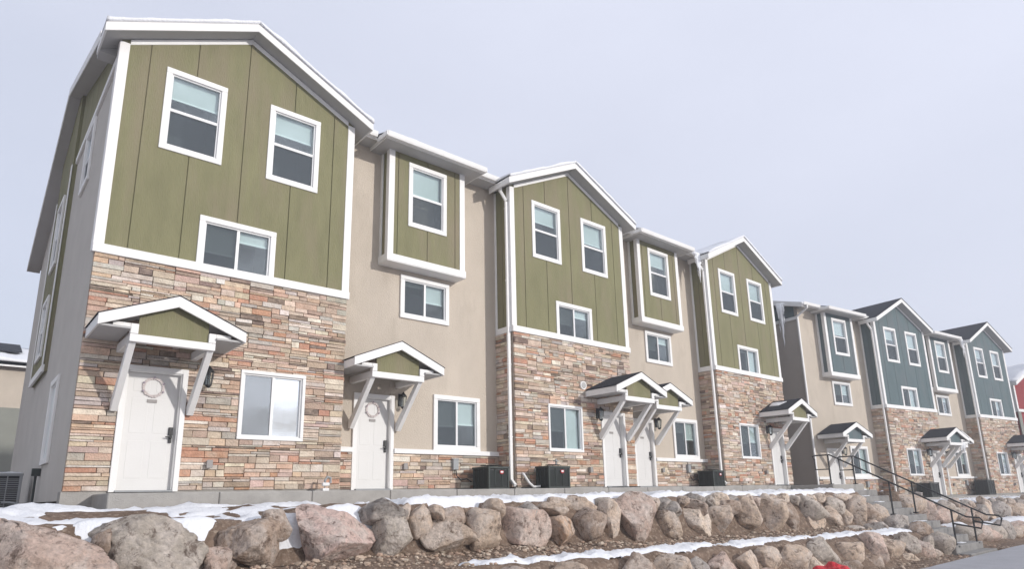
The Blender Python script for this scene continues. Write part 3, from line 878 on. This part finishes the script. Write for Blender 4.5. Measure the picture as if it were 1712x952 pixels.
xs = [-150, -60, -30, -18] + [-12 + .12 * k for k in range(int(38 / .12))] + [26.1 + .25 * k for k in range(int(24 / .25))] + [52, 58, 70, 110, 180]
ys = [-150, -100, -40, -14, -9] + [-7.6 + .09 * k for k in range(int(6.8 / .09))] + [-.6, 0, 1, 2, 4, 6, 9, 12, 16, 24, 40, 90, 160]
g = MB()
for x in xs:
    for y in ys: g.v.append((x, y, terrain(x, y)))
ny = len(ys)
for i in range(len(xs) - 1):
    for j in range(ny - 1):
        a = i * ny + j; g.f.append((a, a + ny, a + ny + 1, a + 1)); g.c.append(None)
tag(g.build('ground', M['soil'], smooth=True), kind='structure')
r = MB(); r.poly([(-140, -40, -1.95), (170, -40, -1.95), (170, -20, -1.95)] + [(x, -6.30 + ysh(x) + .10 * noise.noise(Vector((x * .9, 3, 0))), -1.95) for x in [60 - .5 * k for k in range(160)]] + [(-140, -6.3, -1.95)])
tag(r.build('road', M['asphalt']), kind='structure')
# walk in front of the green row, with joints
wk = MB()
for k in range(15):
    a = .40 + 1.50 * k; b = min(a + 1.49, 22.6)
    wk.box(a, b, -1.30, -.023 if True else 0, -.40, -.03)
wk.box(19.9, 22.2, -2.66, -1.302, -.6, -.03)
for a, b in ((4.5, 9.05), (13.55, 18.1)): wk.box(a + .02, b - .02, -.020, D - .03, -.4, -.032)
wo = wk.build('walkway', M['concrete'], bevel=.012); tag(wo, kind='structure')
wk = MB(); wk.box(.58, 1.66, -.9, -.03, -.029, .0); 
# walk of the blue row
wk = MB()
for k in range(12):
    a = -5 + 1.6 * k; p = bl(a, -1.3)
wk.box(-5, 14, -1.3, -.025, -.4, -.03)
tag(wk.build('walkway', M['concrete'], None, bl(0), TH, bevel=.012), kind='structure')

# stairs
st = MB(); n = 10; dy = (STY0 - STY1) / n; dz = (STZ0 - STZ1) / n
for k in range(n):
    y1 = STY0 - dy * k; z1 = STZ0 - dz * (k + 1)
    st.box(STX0 + .003 * (k % 2), STX1 - .003 * (k % 2), y1 - dy, y1 - .001, -2.2, z1 + (.0 if k else .0))
M['step'] = mat('stained_concrete', (.27, .26, .25), .92, .28, 4, .7, 50, .1)
sto = st.build('concrete_stairs', M['step'], bevel=.015)
tag(sto, 'grey concrete stairs going down from the walkway between the rock walls', 'stairs')

sn = MB()
for k in (1, 2, 4, 5, 6, 8):
    y1 = STY0 - dy * k; z1 = STZ0 - dz * (k + 1) + .002; xa_ = STX0 + .05 + .5 * (k % 3); xb_ = xa_ + .5 + .3 * (k % 2)
    snow_slab(sn, (xa_, y1 - .02, z1), (xb_, y1 - .02, z1), (xb_ - .1, y1 - .02 - dy * .5, z1), (xa_ + .08, y1 - .02 - dy * .42, z1), .03, rng, 14, 5, .02, k)
sn.build('step_snow', M['snow'], sto, smooth=True)
def stairz(y): return STZ0 + (STZ1 - STZ0) * max(0, min(1, (y - STY0) / (STY1 - STY0)))
def handrail(x, label):
    h = MB(); H = .93
    top = [(x, -2.05, -.03 + H - .12), (x, -2.0, -.03 + H - .03), (x, -2.1, -.03 + H), (x, -2.55, -.03 + H)]
    yl = -6.05
    top += [(x, yl, stairz(yl) + H), (x, yl - .3, stairz(yl) + H - .02), (x, yl - .36, stairz(yl) + H - .10), (x, yl - .30, stairz(yl) + H - .30), (x, -5.7, stairz(-5.7) + .55)]
    h.tube(top, .024, 8)
    h.tube([(x, -2.05, -.03 + H - .12), (x, -2.05, .45), (x, -2.5, .45)], .02, 8)
    o = h.build('stair_handrail', M['black'], smooth=False); tag(o, label, 'handrail', 'black handrails of the concrete stairs')
    for y in (-2.5, -4.2, -5.7):
        p = MB(); zb = stairz(y - .12) - .02
        p.tube([(x, y, zb), (x, y, stairz(y) + H - .02)], .024, 8); p.box(x - .06, x + .06, y - .06, y + .06, zb, zb + .045)
        p.build('post', M['black'], o)
handrail(20.15, 'black steel handrail on the left side of the concrete stairs')
handrail(21.95, 'black steel handrail on the right side of the concrete stairs')

# ------------------------------------------------------------------ snow on the ground
def snow_field(name, x0, x1, t0, t1, step, cover, th, seed, label=None):
    nx = int((x1 - x0) / step); nt = max(3, int((t1 - t0) / step))
    H = {}
    V = {}; mb = MB()
    for i in range(nx + 1):
        for j in range(nt + 1):
            x = x0 + (x1 - x0) * i / nx; t = t0 + (t1 - t0) * j / nt; y = t + ysh(x)
            nz = noise.noise(Vector((x * .75, t * 1.5, seed))) + .45 * noise.noise(Vector((x * 2.6, t * 3.2, seed + 3))) + .22 * noise.noise(Vector((x * 7, t * 7, seed + 7)))
            e = min(ss(0, .18, t - t0), ss(0, .18, t1 - t), ss(0, .5, x - x0), ss(0, .5, x1 - x))
            h = nz + cover(x, t) - (1 - e) * 1.2
            H[i, j] = h; V[i, j] = (x, y)
    idx = {}
    def vid(i, j):
        if (i, j) not in idx:
            x, y = V[i, j]; h = H[i, j]
            z = terrain(x, y) + (th * min(1., max(0, h) * 2.2) ** .5 * (1 + .6 * noise.noise(Vector((x * 5, y * 5, seed))) + .55 * noise.noise(Vector((x * 13, y * 13, seed + 4)))) if h > 0 else -.03)
            idx[i, j] = len(mb.v); mb.v.append((x, y, z))
        return idx[i, j]
    for i in range(nx):
        for j in range(nt):
            q = [(i, j), (i + 1, j), (i + 1, j + 1), (i, j + 1)]
            if max(H[k] for k in q) > 0:
                mb.f.append(tuple(vid(*k) for k in q)); mb.c.append(None)
    o = mb.build(name, M['snow'], smooth=True); tag(o, label, kind='stuff')
    return o
snow_field('snow', 3.6, 19.8, -3.55, -1.36, .07, lambda x, t: .22 + .42 * ss(-2.3, -2.9, t) - .25 * ss(-3.45, -3.55, t), .075, 1)
snow_field('snow', -9, 3.6, -3.8, -1.34, .07, lambda x, t: -.10 + (.18 if x < .2 and t > -3 else 0) + .9 * math.exp(-((x - .16) / .38) ** 2 - ((t + 3.5) / .22) ** 2) + .9 * math.exp(-((x - .98) / .24) ** 2 - ((t + 3.45) / .2) ** 2) + .62 * ss(-2.1, -1.6, t), .05, 2)
snow_field('snow', -9, -.12, -1.4, 9, .14, lambda x, t: -.02, .05, 3)
snow_field('snow', 3.8, 19.75, -5.02, -4.50, .05, lambda x, t: .38 + .25 * ss(5, 7, x), .055, 4)
snow_field('snow', 22.5, 48, -3.4, -1.4, .10, lambda x, t: .30, .10, 5)
snow_field('snow', 22.5, 48, -5.0, -3.95, .09, lambda x, t: .25, .08, 6)

# ------------------------------------------------------------------ boulders
ROCKC = {'p': ((.46, .35, .295), 'pinkish'), 'P': ((.50, .375, .33), 'rosy pink'), 'g': ((.36, .315, .27), 'grey-brown'), 'b': ((.31, .235, .185), 'brown'),
         'd': ((.27, .245, .225), 'dark grey'), 't': ((.44, .345, .27), 'tan'), 'o': ((.47, .32, .22), 'orange-tan'), 'c': ((.55, .45, .36), 'cream')}
def ico(sub):
    bm = bmesh.new(); bmesh.ops.create_icosphere(bm, subdivisions=sub, radius=1)
    vs = [v.co.copy() for v in bm.verts]; fs = [tuple(v.index for v in f.verts) for f in bm.faces]; bm.free()
    return vs, fs
ICO = {3: ico(3), 4: ico(4), 5: ico(5), 2: ico(2)}
def boulder_mesh(rx, ry, rz_, seed, sub=3):
    rg = random.Random(seed); vs, fs = ICO[sub]
    planes = []
    for q in range(15):
        d = Vector((rg.gauss(0, 1), rg.gauss(0, 1), rg.gauss(0, .9))).normalized()
        planes.append((d, rg.uniform(.50, .72) if q < 5 else rg.uniform(.66, .92)))
    off = Vector((rg.uniform(-50, 50), rg.uniform(-50, 50), rg.uniform(-50, 50)))
    out = []
    for v in vs:
        p = v * (1.12 + .14 * noise.noise(v * 1.1 + off))
        for d, k in planes:
            e = p.dot(d) - k
            if e > 0: p = p - d * e * .97
        r1 = abs(noise.noise(p * 3.2 + off))
        p = p * (1 + .05 * noise.noise(p * 2.4 + off) - .07 * max(0, .12 - r1) / .12 + .035 * noise.noise(p * 6.5 + off) + .02 * noise.noise(p * 15 + off))
        out.append((p.x * rx * 1.34, p.y * ry * 1.2, p.z * rz_ * 1.34))
    me = bpy.data.meshes.new('boulder'); me.from_pydata(out, [], fs)
    me.polygons.foreach_set('use_smooth', [True] * len(me.polygons)); me.materials.append(M['rock'])
    return me
ROCKS = []
def boulder(x, y, z, rx, rz_, c, wall, seed, ry=None):
    sub = 5 if rx > .3 and x < 4 else 4 if rx > .2 and x < 13 else 3
    o = bpy.data.objects.new('boulder', boulder_mesh(rx, ry or max(.2, min(rx, rz_ * 1.1)), rz_, seed, sub)); col.objects.link(o)
    rg = random.Random(seed * 3 + 1); o.location = (x, y, z); o.rotation_euler = (rg.uniform(-.12, .12), rg.uniform(-.1, .1), rg.uniform(-.25, .25) - .5)
    k = rg.uniform(.88, 1.12); k *= 1.42; cc = ROCKC[c][0]; o.color = (cc[0] * k, cc[1] * k, cc[2] * k, 1)
    o['category'] = 'boulder'; ROCKS.append((o, wall, c, max(rx, rz_)))
    return o
UP = [(-.62, -.75, .63, .31, 'p'), (.01, -.61, .10, .16, 'b'), (.47, -.78, .52, .31, 'g'), (1.17, -.88, .29, .2, 'p'), (1.55, -.74, .37, .28, 'b'), (1.88, -.49, .16, .17, 'b'),
      (2.55, -.72, .43, .37, 'P'), (3.3, -.38, .28, .17, 'd'), (3.45, -.75, .33, .26, 'g'), (3.7, -.41, .08, .11, 't'), (3.96, -.5, .16, .21, 't'), (4.25, -.42, .12, .1, 't'),
      (4.3, -.76, .39, .26, 't'), (4.56, -.51, .19, .18, 'b'), (5.08, -.7, .32, .35, 't'), (5.39, -.41, .17, .13, 't'), (5.9, -.73, .34, .33, 'p'), (6.11, -.53, .18, .2, 'd'),
      (6.58, -.43, .23, .13, 't'), (6.71, -.79, .29, .25, 'o'), (7.48, -.74, .30, .31, 'b'), (8.05, -.75, .22, .32, 't'), (8.8, -.72, .37, .35, 'p'), (9.26, -.52, .14, .19, 't'),
      (9.85, -.82, .28, .23, 't'), (10.03, -.54, .2, .15, 'd'), (10.79, -.85, .31, .29, 'c'), (10.85, -.54, .22, .18, 'b'), (11.67, -.81, .29, .33, 't'), (12.2, -.54, .25, .16, 'b'),
      (12.77, -.8, .36, .39, 't'), (13.82, -.78, .36, .39, 't'), (14.79, -.86, .27, .33, 'b'), (15.92, -.67, .42, .25, 'g'), (15.94, -1.02, .3, .23, 't'), (16.93, -.98, .28, .26, 't'),
      (17.37, -.65, .3, .23, 'g'), (17.82, -1.0, .29, .21, 't'), (18.5, -.86, .34, .38, 't'), (19.2, -.92, .29, .25, 'b'),
      (-1.9, -.6, .55, .4, 'g'), (-3.1, -.6, .6, .4, 't'), (-4.4, -.62, .6, .4, 'p')]
for i, (x, z, rx, rz_, c) in enumerate(UP): boulder(x, -3.74, z + .02, rx, rz_, c, 'upper', 100 + i)
rq = random.Random(77); x = 6.9; i = 0
while x < 19.3:
    w_ = rq.uniform(.15, .26)
    boulder(x, -3.52, -.40 - .006 * (x - 6.9) + rq.uniform(-.03, .03), w_, rq.uniform(.12, .17), rq.choice('ttbgpdct'), 'upper', 200 + i); i += 1
    x += w_ * rq.uniform(1.9, 3.2)
LO = [(6.92, -1.36, .29, .20, 'b'), (7.77, -1.40, .28, .21, 't'), (8.5, -1.48, .22, .19, 'd'), (9.21, -1.50, .25, .23, 'p'), (10.03, -1.52, .24, .22, 't'), (10.82, -1.52, .24, .2, 't'),
      (11.73, -1.56, .33, .25, 't'), (12.26, -1.80, .25, .19, 'c'), (13.15, -1.52, .36, .24, 'g'), (14.39, -1.56, .32, .28, 't'), (15.66, -1.58, .33, .28, 'p'), (16.6, -1.72, .40, .28, 't'),
      (15.2, -1.88, .28, .2, 'b'), (17.6, -1.60, .33, .26, 'g'), (18.45, -1.74, .36, .27, 'p'), (19.3, -1.72, .33, .25, 'g'), (17.2, -1.92, .25, .18, 'c'), (18.9, -1.95, .25, .16, 't'),
      (13.9, -1.90, .26, .18, 'b'), (11.2, -1.90, .28, .2, 'b'), (10.3, -1.88, .3, .22, 'p'), (9.5, -1.86, .28, .22, 'g'), (8.8, -1.84, .27, .22, 't'), (8.1, -1.82, .3, .24, 'b'),
      (7.3, -1.78, .3, .24, 'p'), (6.2, -1.5, .33, .26, 'g'), (5.4, -1.45, .33, .26, 't'), (4.6, -1.45, .33, .26, 'b')]
for i, (x, z, rx, rz_, c) in enumerate(LO): boulder(x, -5.25 - (.15 if z < -1.75 else 0), z, rx, rz_, c, 'lower', 300 + i)
# rocks set in the slope beside the stairs
for i, (x, y, z, rx, rz_, c) in enumerate([(18.2, -4.35, -1.24, .30, .14, 'd'), (19.45, -3.95, -.98, .36, .26, 't'), (19.35, -4.55, -1.26, .42, .24, 'd'), (19.5, -5.05, -1.46, .32, .24, 'b'),
        (17.2, -4.3, -1.22, .20, .10, 'g'), (19.55, -5.5, -1.72, .30, .24, 'g'), (18.75, -4.15, -1.18, .22, .14, 't'), (19.5, -3.45, -.62, .26, .2, 'p')]):
    boulder(x, y, z, rx, rz_, c, 'slope', 400 + i)
# right of the stairs
rr = random.Random(5); x = 22.75; i = 0
while x < 47:
    w_ = rr.uniform(.26, .5); hgt = rr.uniform(.24, .36)
    boulder(x, -3.72 + ysh(x), zA(x) - .42 + rr.uniform(-.05, .05), w_, hgt, rr.choice('ttpgbdoc'), 'right upper', 500 + i); i += 1
    if rr.random() < .6: boulder(x + w_ * .8, -3.66 + ysh(x), zA(x) - .06 + rr.uniform(-.04, .06), rr.uniform(.16, .26), rr.uniform(.13, .2), rr.choice('ttgbd'), 'right upper', 500 + i); i += 1
    x += w_ * 1.75
x = 22.8
while x < 45:
    w_ = rr.uniform(.28, .5); hgt = rr.uniform(.22, .32)
    boulder(x, -5.25 + ysh(x), zB(x) - .30, w_, hgt, rr.choice('ttpgbdo'), 'right lower', 600 + i); i += 1
    x += w_ * 1.75
ORD = ['first', 'second', 'third', 'fourth', 'fifth', 'sixth', 'seventh', 'eighth', 'ninth', 'tenth', 'eleventh', 'twelfth', 'thirteenth', 'fourteenth', 'fifteenth',
       'sixteenth', 'seventeenth', 'eighteenth', 'nineteenth', 'twentieth']
def place(x, wall):
    if wall == 'slope': return 'on the slope left of the stairs'
    if 'right' in wall: return 'in the %s wall right of the stairs' % wall.split()[1]
    spots = [(-9, 'at the left end of the %s wall'), (.3, 'below the leftmost door, %s wall'), (2.2, 'below the mirror-like window, %s wall'), (3.9, 'below the second door, %s wall'),
             (5.4, 'below the first air conditioner, %s wall'), (7.2, 'below the middle gable, %s wall'), (10.2, 'below the third door, %s wall'), (12.6, 'below the second tan house, %s wall'),
             (15.2, 'below the third green gable, %s wall'), (18.0, 'beside the stairs, %s wall')]
    s = [t for a, t in spots if x >= a][-1]
    return s % wall
cnt = {}
for o, wall, c, size in sorted(ROCKS, key=lambda t: t[0].location.x):
    sw = 'huge' if size > .6 else 'large' if size > .36 else 'medium' if size > .24 else 'small'
    base = '%s %s boulder %s' % (sw, ROCKC[c][1], place(o.location.x, wall))
    cnt.setdefault(base, []).append(o); o['group'] = 'boulders of the rock walls'
for base, os_ in cnt.items():
    for k, o in enumerate(os_): o['label'] = base if len(os_) == 1 else base + ', %s from the left' % ORD[k]

# loose gravel on the soil
gm = MB(); rg = random.Random(9); vs, fs = ICO[2]
vs1, fs1 = ico(1)
for k in range(7500):
    x = rg.uniform(-2.5, 24); t = rg.choice((rg.uniform(-4.9, -3.9), rg.uniform(-4.5, -3.9), rg.uniform(-4.9, -3.95), rg.uniform(-6.25, -5.3)))
    if STX0 - .1 < x < STX1 + .1: continue
    y = t + ysh(x); s = .010 + .032 * rg.random() ** 3 + (.035 * rg.random() if rg.random() < .05 else 0); z = terrain(x, y) + s * .3
    i0 = len(gm.v); q = Euler((rg.random() * 6, rg.random() * 6, rg.random() * 6)).to_matrix()
    kk = rg.uniform(.7, 1.25); c = rg.choice(((.40, .31, .24), (.30, .23, .18), (.48, .40, .32), (.35, .25, .19))); c = tuple(u_ * kk for u_ in c)
    for v_ in vs1:
        p = q @ (v_ * s * rg.uniform(.75, 1.15)); gm.v.append((x + p.x * 1.2, y + p.y, z + p.z * .7))
    for f_ in fs1: gm.f.append(tuple(i0 + a for a in f_)); gm.c.append(c)
tag(gm.build('gravel', M['gravel']), 'loose gravel and pebbles scattered over the brown soil', kind='stuff')

# ------------------------------------------------------------------ air conditioners
def aircon(loc, W, Dp, H, label, body, rz=0, badge=True, snowtop=False):
    u = empty('air_conditioner', loc, rz); tag(u, label, 'air conditioner', 'air conditioners beside the houses')
    b = MB(); b.box(.02, W - .02, .02, Dp - .02, .05, H - .05); b.build('coil', M['black'], u)
    b = MB()
    for x0, x1, y0, y1 in ((0, .05, 0, .05), (W - .05, W, 0, .05), (0, .05, Dp - .05, Dp), (W - .05, W, Dp - .05, Dp)):
        b.box(x0, x1, y0, y1, .04, H - .04)
    n = 16
    for k in range(n):
        z = .07 + (H - .15) * k / n
        b.box(.05, W - .05, .004, .018, z, z + .014); b.box(.05, W - .05, Dp - .018, Dp - .004, z, z + .014)
        b.box(.004, .018, .05, Dp - .05, z, z + .014); b.box(W - .018, W - .004, .05, Dp - .05, z, z + .014)
    for f in (.33, .66):
        b.box(W * f - .01, W * f + .01, .0, .02, .06, H - .05); b.box(.0, .02, Dp * f - .01, Dp * f + .01, .06, H - .05)
    b.box(0, W, 0, Dp, 0, .05)
    b.build('louvred_cabinet', body, u, bevel=.006)
    t = MB(); t.box(-.01, W + .01, -.01, Dp + .01, H - .045, H)
    cx, cy = W / 2, Dp / 2; r0 = min(W, Dp) / 2 - .05
    for rr_ in (r0, r0 * .78, r0 * .56, r0 * .34):
        pts = [(cx + rr_ * math.cos(2 * math.pi * k / 20), cy + rr_ * math.sin(2 * math.pi * k / 20), H + .035) for k in range(21)]
        t.tube(pts, .007, 5, cap=False)
    for k in range(8):
        a = 2 * math.pi * k / 8; t.tube([(cx, cy, H + .045), (cx + r0 * math.cos(a), cy + r0 * math.sin(a), H + .035), (cx + (r0 + .02) * math.cos(a), cy + (r0 + .02) * math.sin(a), H)], .006, 5)
    t.build('top_grille', body, u, bevel=.004)
    if badge:
        g_ = MB(); bx = W * .62; g_.prism_y([(bx - .055, H - .15), (bx + .055, H - .15), (bx + .055, H - .09), (bx - .055, H - .09)], -.014, .0)
        g_.prism_y([(bx - .025, H - .17), (bx + .025, H - .17), (bx + .055, H - .15), (bx - .055, H - .15)], -.0135, .0)
        bo = g_.build('badge', M['badge'], u)
        g_ = MB(); pts = [(bx + .043 * math.cos(2 * math.pi * k / 16), H - .122 + .022 * math.sin(2 * math.pi * k / 16)) for k in range(16)]
        g_.prism_y(pts, -.018, -.0142); g_.build('badge_emblem', M['vinyl'], bo)
    if snowtop:
        s = MB(); snow_slab(s, (0, 0, H + .002), (W, 0, H + .002), (W, Dp, H + .002), (0, Dp, H + .002), .05, rng, 12, 12, .02, 1); s.build('snow_cap', M['snow'], u, smooth=True)
    return u
aircon((8.05, -.22, -.032), .62, .60, .52, 'black air conditioner with red badge, against the tan house left of the middle gable', M['acgreen'])
aircon((9.52, -.66, -.03), .72, .46, .53, 'black air conditioner with red badge, below the window of the middle gable', M['acgreen'])
aircon((17.25, -.12, -.032), .64, .56, .52, 'black air conditioner in the corner just left of the third green gable', M['acgreen'])
aircon((-.88, 4.3, -.27), .70, .70, .72, 'grey air conditioner with snow on top, at the left side wall', M['acgrey'], badge=False, snowtop=True)
aircon(bl(1.15, -.8, -.03), .75, .6, .62, 'black air conditioner before the stone of the nearer blue gable', M['acgreen'], TH, badge=False)
aircon(bl(8.15, -.2, -.03), .75, .6, .72, 'black air conditioner in the corner left of the farther blue gable', M['acgreen'], TH, badge=False)
# refrigerant pipes, spigots
p = MB(); p.tube([(9.22, -.06, .35), (9.22, -.12, .30), (9.30, -.2, .12), (9.36, -.3, .02), (9.50, -.38, .03)], .03, 8)
tag(p.build('insulated_pipe', M['trim'], smooth=True), 'white insulated pipe from the stone wall to the second black air conditioner', 'pipe')
p = MB(); p.tube([(4.05, -.35, -.03), (4.05, -.35, .17), (4.09, -.35, .24), (4.16, -.35, .22), (4.16, -.35, .12)], .022, 8)
po = p.build('standpipe', M['acgrey']); tag(po, 'small grey standpipe at the walkway between the first two doors', 'standpipe')
p = MB(); p.box(3.99, 4.11, -.41, -.29, -.03, .03); p.tube([(4.0, -.35, .1), (4.13, -.35, .1)], .035, 8); p.build('valve', M['vinyl'], po)
p = MB(); p.tube([(-.07, 3.2, -.2), (-.07, 3.2, .42)], .022, 8); p.box(-.14, -.0, 3.14, 3.26, .36, .50)
po = p.build('utility_pipe', M['acgreen']); tag(po, 'dark upright pipe on the shaded left side wall', 'pipe')
p = MB(); p.tube([(-.07, 3.2, -.15), (-.2, 3.5, -.16), (-.3, 4.0, -.12), (-.45, 4.3, -.1)], .02, 6); p.build('hose', M['acgrey'], po)
p = MB(); p.tube([(9.98, -.45, .535), (9.98, -.45, .68)], .022, 8); p.box(9.93, 10.03, -.5, -.4, .62, .645)
tag(p.build('valve_stem', M['acgrey']), 'small grey-blue valve standing on the second black air conditioner', 'valve')

for (mx_, my_, lab) in ((12.65, -.36, 'dark doormat before the door of the middle gable'), (21.75, -.36, 'dark doormat before the door beside the stairs')):
    p = MB(); p.box(mx_ - .35, mx_ + .35, my_ - .22, my_ + .22, -.029, -.005)
    for k in range(7): p.box(mx_ - .33 + .1 * k, mx_ - .27 + .1 * k, my_ - .20, my_ + .20, -.005, .004)
    tag(p.build('doormat', M['black']), lab, 'doormat', 'doormats')
# ------------------------------------------------------------------ icicles
def icicle(name, loc, ls, label, rz=0, group=None, spread=.09):
    rg = random.Random(int(loc[0] * 100)); mb = MB()
    for k, l in enumerate(ls):
        x = (k - (len(ls) - 1) / 2) * spread
        n_ = 7; pts = [(x + .003 * rg.uniform(-1, 1) * q, .003 * rg.uniform(-1, 1) * q, -l * q / n_) for q in range(n_ + 1)]
        mb.tube(pts, .05 + .022 * l, 7, r2=.006)
    mb.tube([(-spread * len(ls) / 2 - .05, 0, .02), (spread * len(ls) / 2 + .05, 0, .02)], .07, 7)
    o = mb.build(name, M['ice'], None, loc, rz, smooth=True); tag(o, label, 'icicles', group)
IG = 'icicles hanging from the gutters'
ex = bl(-4.75 - .33, 1.18, roofz(1.18) - .20)
icicle('icicles', ex, [1.3, 1.9, .9], 'long white icicles at the shaded left end of the blue row', R(-80), IG, .10)
icicle('icicles', (17.75, .02, 7.92), [.35, .8, 1.0, .5, .3], 'white icicles at the gutter corner left of the third green gable', 0, IG, .10)
icicle('icicles', bl(8.75, .02, 7.9), [.4, .9, .7, .5], 'white icicles at the gutter corner left of the farther blue gable', TH, IG, .11)
c0 = bl(4.5 + 1.12, -.52, 2.38)
icicle('icicles', (c0[0] - .6, c0[1], c0[2]), [.35, .5, .3, .55, .4, .6, .35], 'short icicles under the door canopy between the blue gables', TH, IG, .14)

# ------------------------------------------------------------------ red fabric heap
mb = MB(); vs, fs = ICO[4]
for v_ in vs:
    n1 = noise.noise(v_ * 2.3 + Vector((3, 1, 7))); n2 = abs(noise.noise(v_ * 4.5 + Vector((9, 2, 1))))
    k = 1 + .25 * n1 - .22 * n2
    z = v_.z * k; z = z if z > -.25 else -.25 + (z + .25) * .1
    mb.v.append((v_.x * .48 * k, v_.y * .40 * k, z * .45 + .11))
mb.f = list(fs); mb.c = [None] * len(fs)
tag(mb.build('fabric_heap', M['redcloth'], None, (10.25, -6.75, -1.95), .4), 'crumpled bright red fabric heap in front of the lower rock wall', 'fabric')

# ------------------------------------------------------------------ light, sky, camera
SUN_EL, SUN_AZ = R(17), R(23)          # azimuth measured from the facade normal (-y) towards +x
sd = Vector((math.sin(SUN_AZ) * math.cos(SUN_EL), -math.cos(SUN_AZ) * math.cos(SUN_EL), math.sin(SUN_EL)))
l = bpy.data.lights.new('sun', 'SUN'); l.energy = 2.6; l.angle = R(1.6); l.color = (1, .96, .91)
lo = bpy.data.objects.new('sun', l); col.objects.link(lo); lo.rotation_euler = sd.to_track_quat('Z', 'Y').to_euler()
W = bpy.data.worlds.new('World'); sc.world = W; W.use_nodes = True
N = W.node_tree.nodes; L = W.node_tree.links
bg = N['Background']; bg.inputs['Strength'].default_value = .109
sk = N.new('ShaderNodeTexSky'); sk.sky_type = 'NISHITA'; sk.sun_disc = False
sk.sun_elevation = SUN_EL; sk.sun_rotation = math.atan2(sd.x, sd.y); sk.dust_density = 2.5; sk.air_density = 1.0
tc = N.new('ShaderNodeTexCoord'); mp = N.new('ShaderNodeMapping'); mp.inputs['Scale'].default_value = (1, 1, 2.2)
nz = N.new('ShaderNodeTexNoise'); nz.inputs['Scale'].default_value = 1.1; nz.inputs['Detail'].default_value = 6; nz.inputs['Roughness'].default_value = .5
L.new(tc.outputs['Generated'], mp.inputs[0]); L.new(mp.outputs[0], nz.inputs['Vector'])
# thin cloud veil: thicker towards the right, thinner (bluer) towards the left
dp = N.new('ShaderNodeVectorMath'); dp.operation = 'DOT_PRODUCT'; dp.inputs[1].default_value = (.30, 0, .60)
L.new(tc.outputs['Generated'], dp.inputs[0])
am = N.new('ShaderNodeMath'); am.operation = 'MULTIPLY_ADD'; am.inputs[1].default_value = .55
nsm = N.new('ShaderNodeMapRange'); nsm.inputs['To Min'].default_value = .28; nsm.inputs['To Max'].default_value = .62
L.new(nz.outputs['Fac'], nsm.inputs['Value'])
L.new(dp.outputs['Value'], am.inputs[0]); L.new(nsm.outputs[0], am.inputs[2])
mr = N.new('ShaderNodeMapRange'); mr.inputs['From Min'].default_value = .30; mr.inputs['From Max'].default_value = .82
mr.inputs['To Min'].default_value = .45; mr.inputs['To Max'].default_value = 1.0
L.new(am.outputs[0], mr.inputs['Value'])
mx = N.new('ShaderNodeMix'); mx.data_type = 'RGBA'; L.new(mr.outputs[0], mx.inputs['Factor'])
L.new(sk.outputs[0], mx.inputs['A']); mx.inputs['B'].default_value = (6.95, 7.25, 8.5, 1)
n2 = N.new('ShaderNodeTexNoise'); n2.inputs['Scale'].default_value = 5.5; n2.inputs['Detail'].default_value = 7; n2.inputs['Distortion'].default_value = .4
L.new(mp.outputs[0], n2.inputs['Vector'])
m2 = N.new('ShaderNodeMapRange'); m2.inputs['From Min'].default_value = .36; m2.inputs['From Max'].default_value = .62; m2.inputs['To Min'].default_value = .45; m2.inputs['To Max'].default_value = 1.75
L.new(n2.outputs['Fac'], m2.inputs['Value'])
sp = N.new('ShaderNodeSeparateXYZ'); L.new(tc.outputs['Generated'], sp.inputs[0])
bk_ = N.new('ShaderNodeMapRange'); bk_.inputs['From Min'].default_value = -.05; bk_.inputs['From Max'].default_value = -.45
L.new(sp.outputs['Y'], bk_.inputs['Value'])
cl = N.new('ShaderNodeMix'); cl.data_type = 'RGBA'; cl.blend_type = 'MULTIPLY'; cl.inputs['Factor'].default_value = 1; cl.inputs['A'].default_value = (7.0, 7.2, 7.9, 1)
L.new(m2.outputs[0], cl.inputs['B'])
b8 = N.new('ShaderNodeMath'); b8.operation = 'MULTIPLY'; b8.inputs[1].default_value = .85; L.new(bk_.outputs[0], b8.inputs[0])
cb = N.new('ShaderNodeMix'); cb.data_type = 'RGBA'
L.new(b8.outputs[0], cb.inputs['Factor']); L.new(mx.outputs['Result'], cb.inputs['A']); L.new(cl.outputs['Result'], cb.inputs['B'])
L.new(cb.outputs['Result'], bg.inputs['Color'])

hz = MB(); hz.box(-152, 182, -152, 162, -3.2, 11.2)
hm = bpy.data.materials.new('haze'); hm.use_nodes = True; hn = hm.node_tree.nodes; hn.clear()
ho = hn.new('ShaderNodeOutputMaterial'); hv = hn.new('ShaderNodeVolumePrincipled'); hv.inputs['Color'].default_value = (.93, .95, 1, 1)
hv.inputs['Density'].default_value = .0035; hv.inputs['Anisotropy'].default_value = .2
hm.node_tree.links.new(hv.outputs[0], ho.inputs['Volume'])
tag(hz.build('haze', hm), kind='stuff')
cam = bpy.data.cameras.new('camera'); co = bpy.data.objects.new('camera', cam); col.objects.link(co); sc.camera = co
RM = Matrix(((.76111508, -.1347929, -.63445623), (-.64830134, -.18860163, -.73765493), (-.02022883, .97275912, -.23093396)))
# rows are the world axes seen from the camera; columns become the camera axes
RM = Matrix((RM[0], RM[1], RM[2]))
def ortho(m):
    c0 = m.col[0].normalized(); c2 = (m.col[2] - c0 * m.col[2].dot(c0)).normalized(); c1 = c2.cross(c0)
    return Matrix((c0, c1, c2)).transposed()
Mx = ortho(RM).to_4x4(); Mx.translation = Vector((-.1142 * 12.1, -12.1, -.0151 * 12.1)); co.matrix_world = Mx
cam.sensor_width = 36; cam.lens = 36 * 1092 / 1712; cam.shift_y = 95 / 1712
cam.clip_end = 2000; cam.clip_start = .05
sc.view_settings.view_transform = 'Standard'; sc.view_settings.look = 'None'; sc.view_settings.exposure = .13; sc.view_settings.gamma = 1
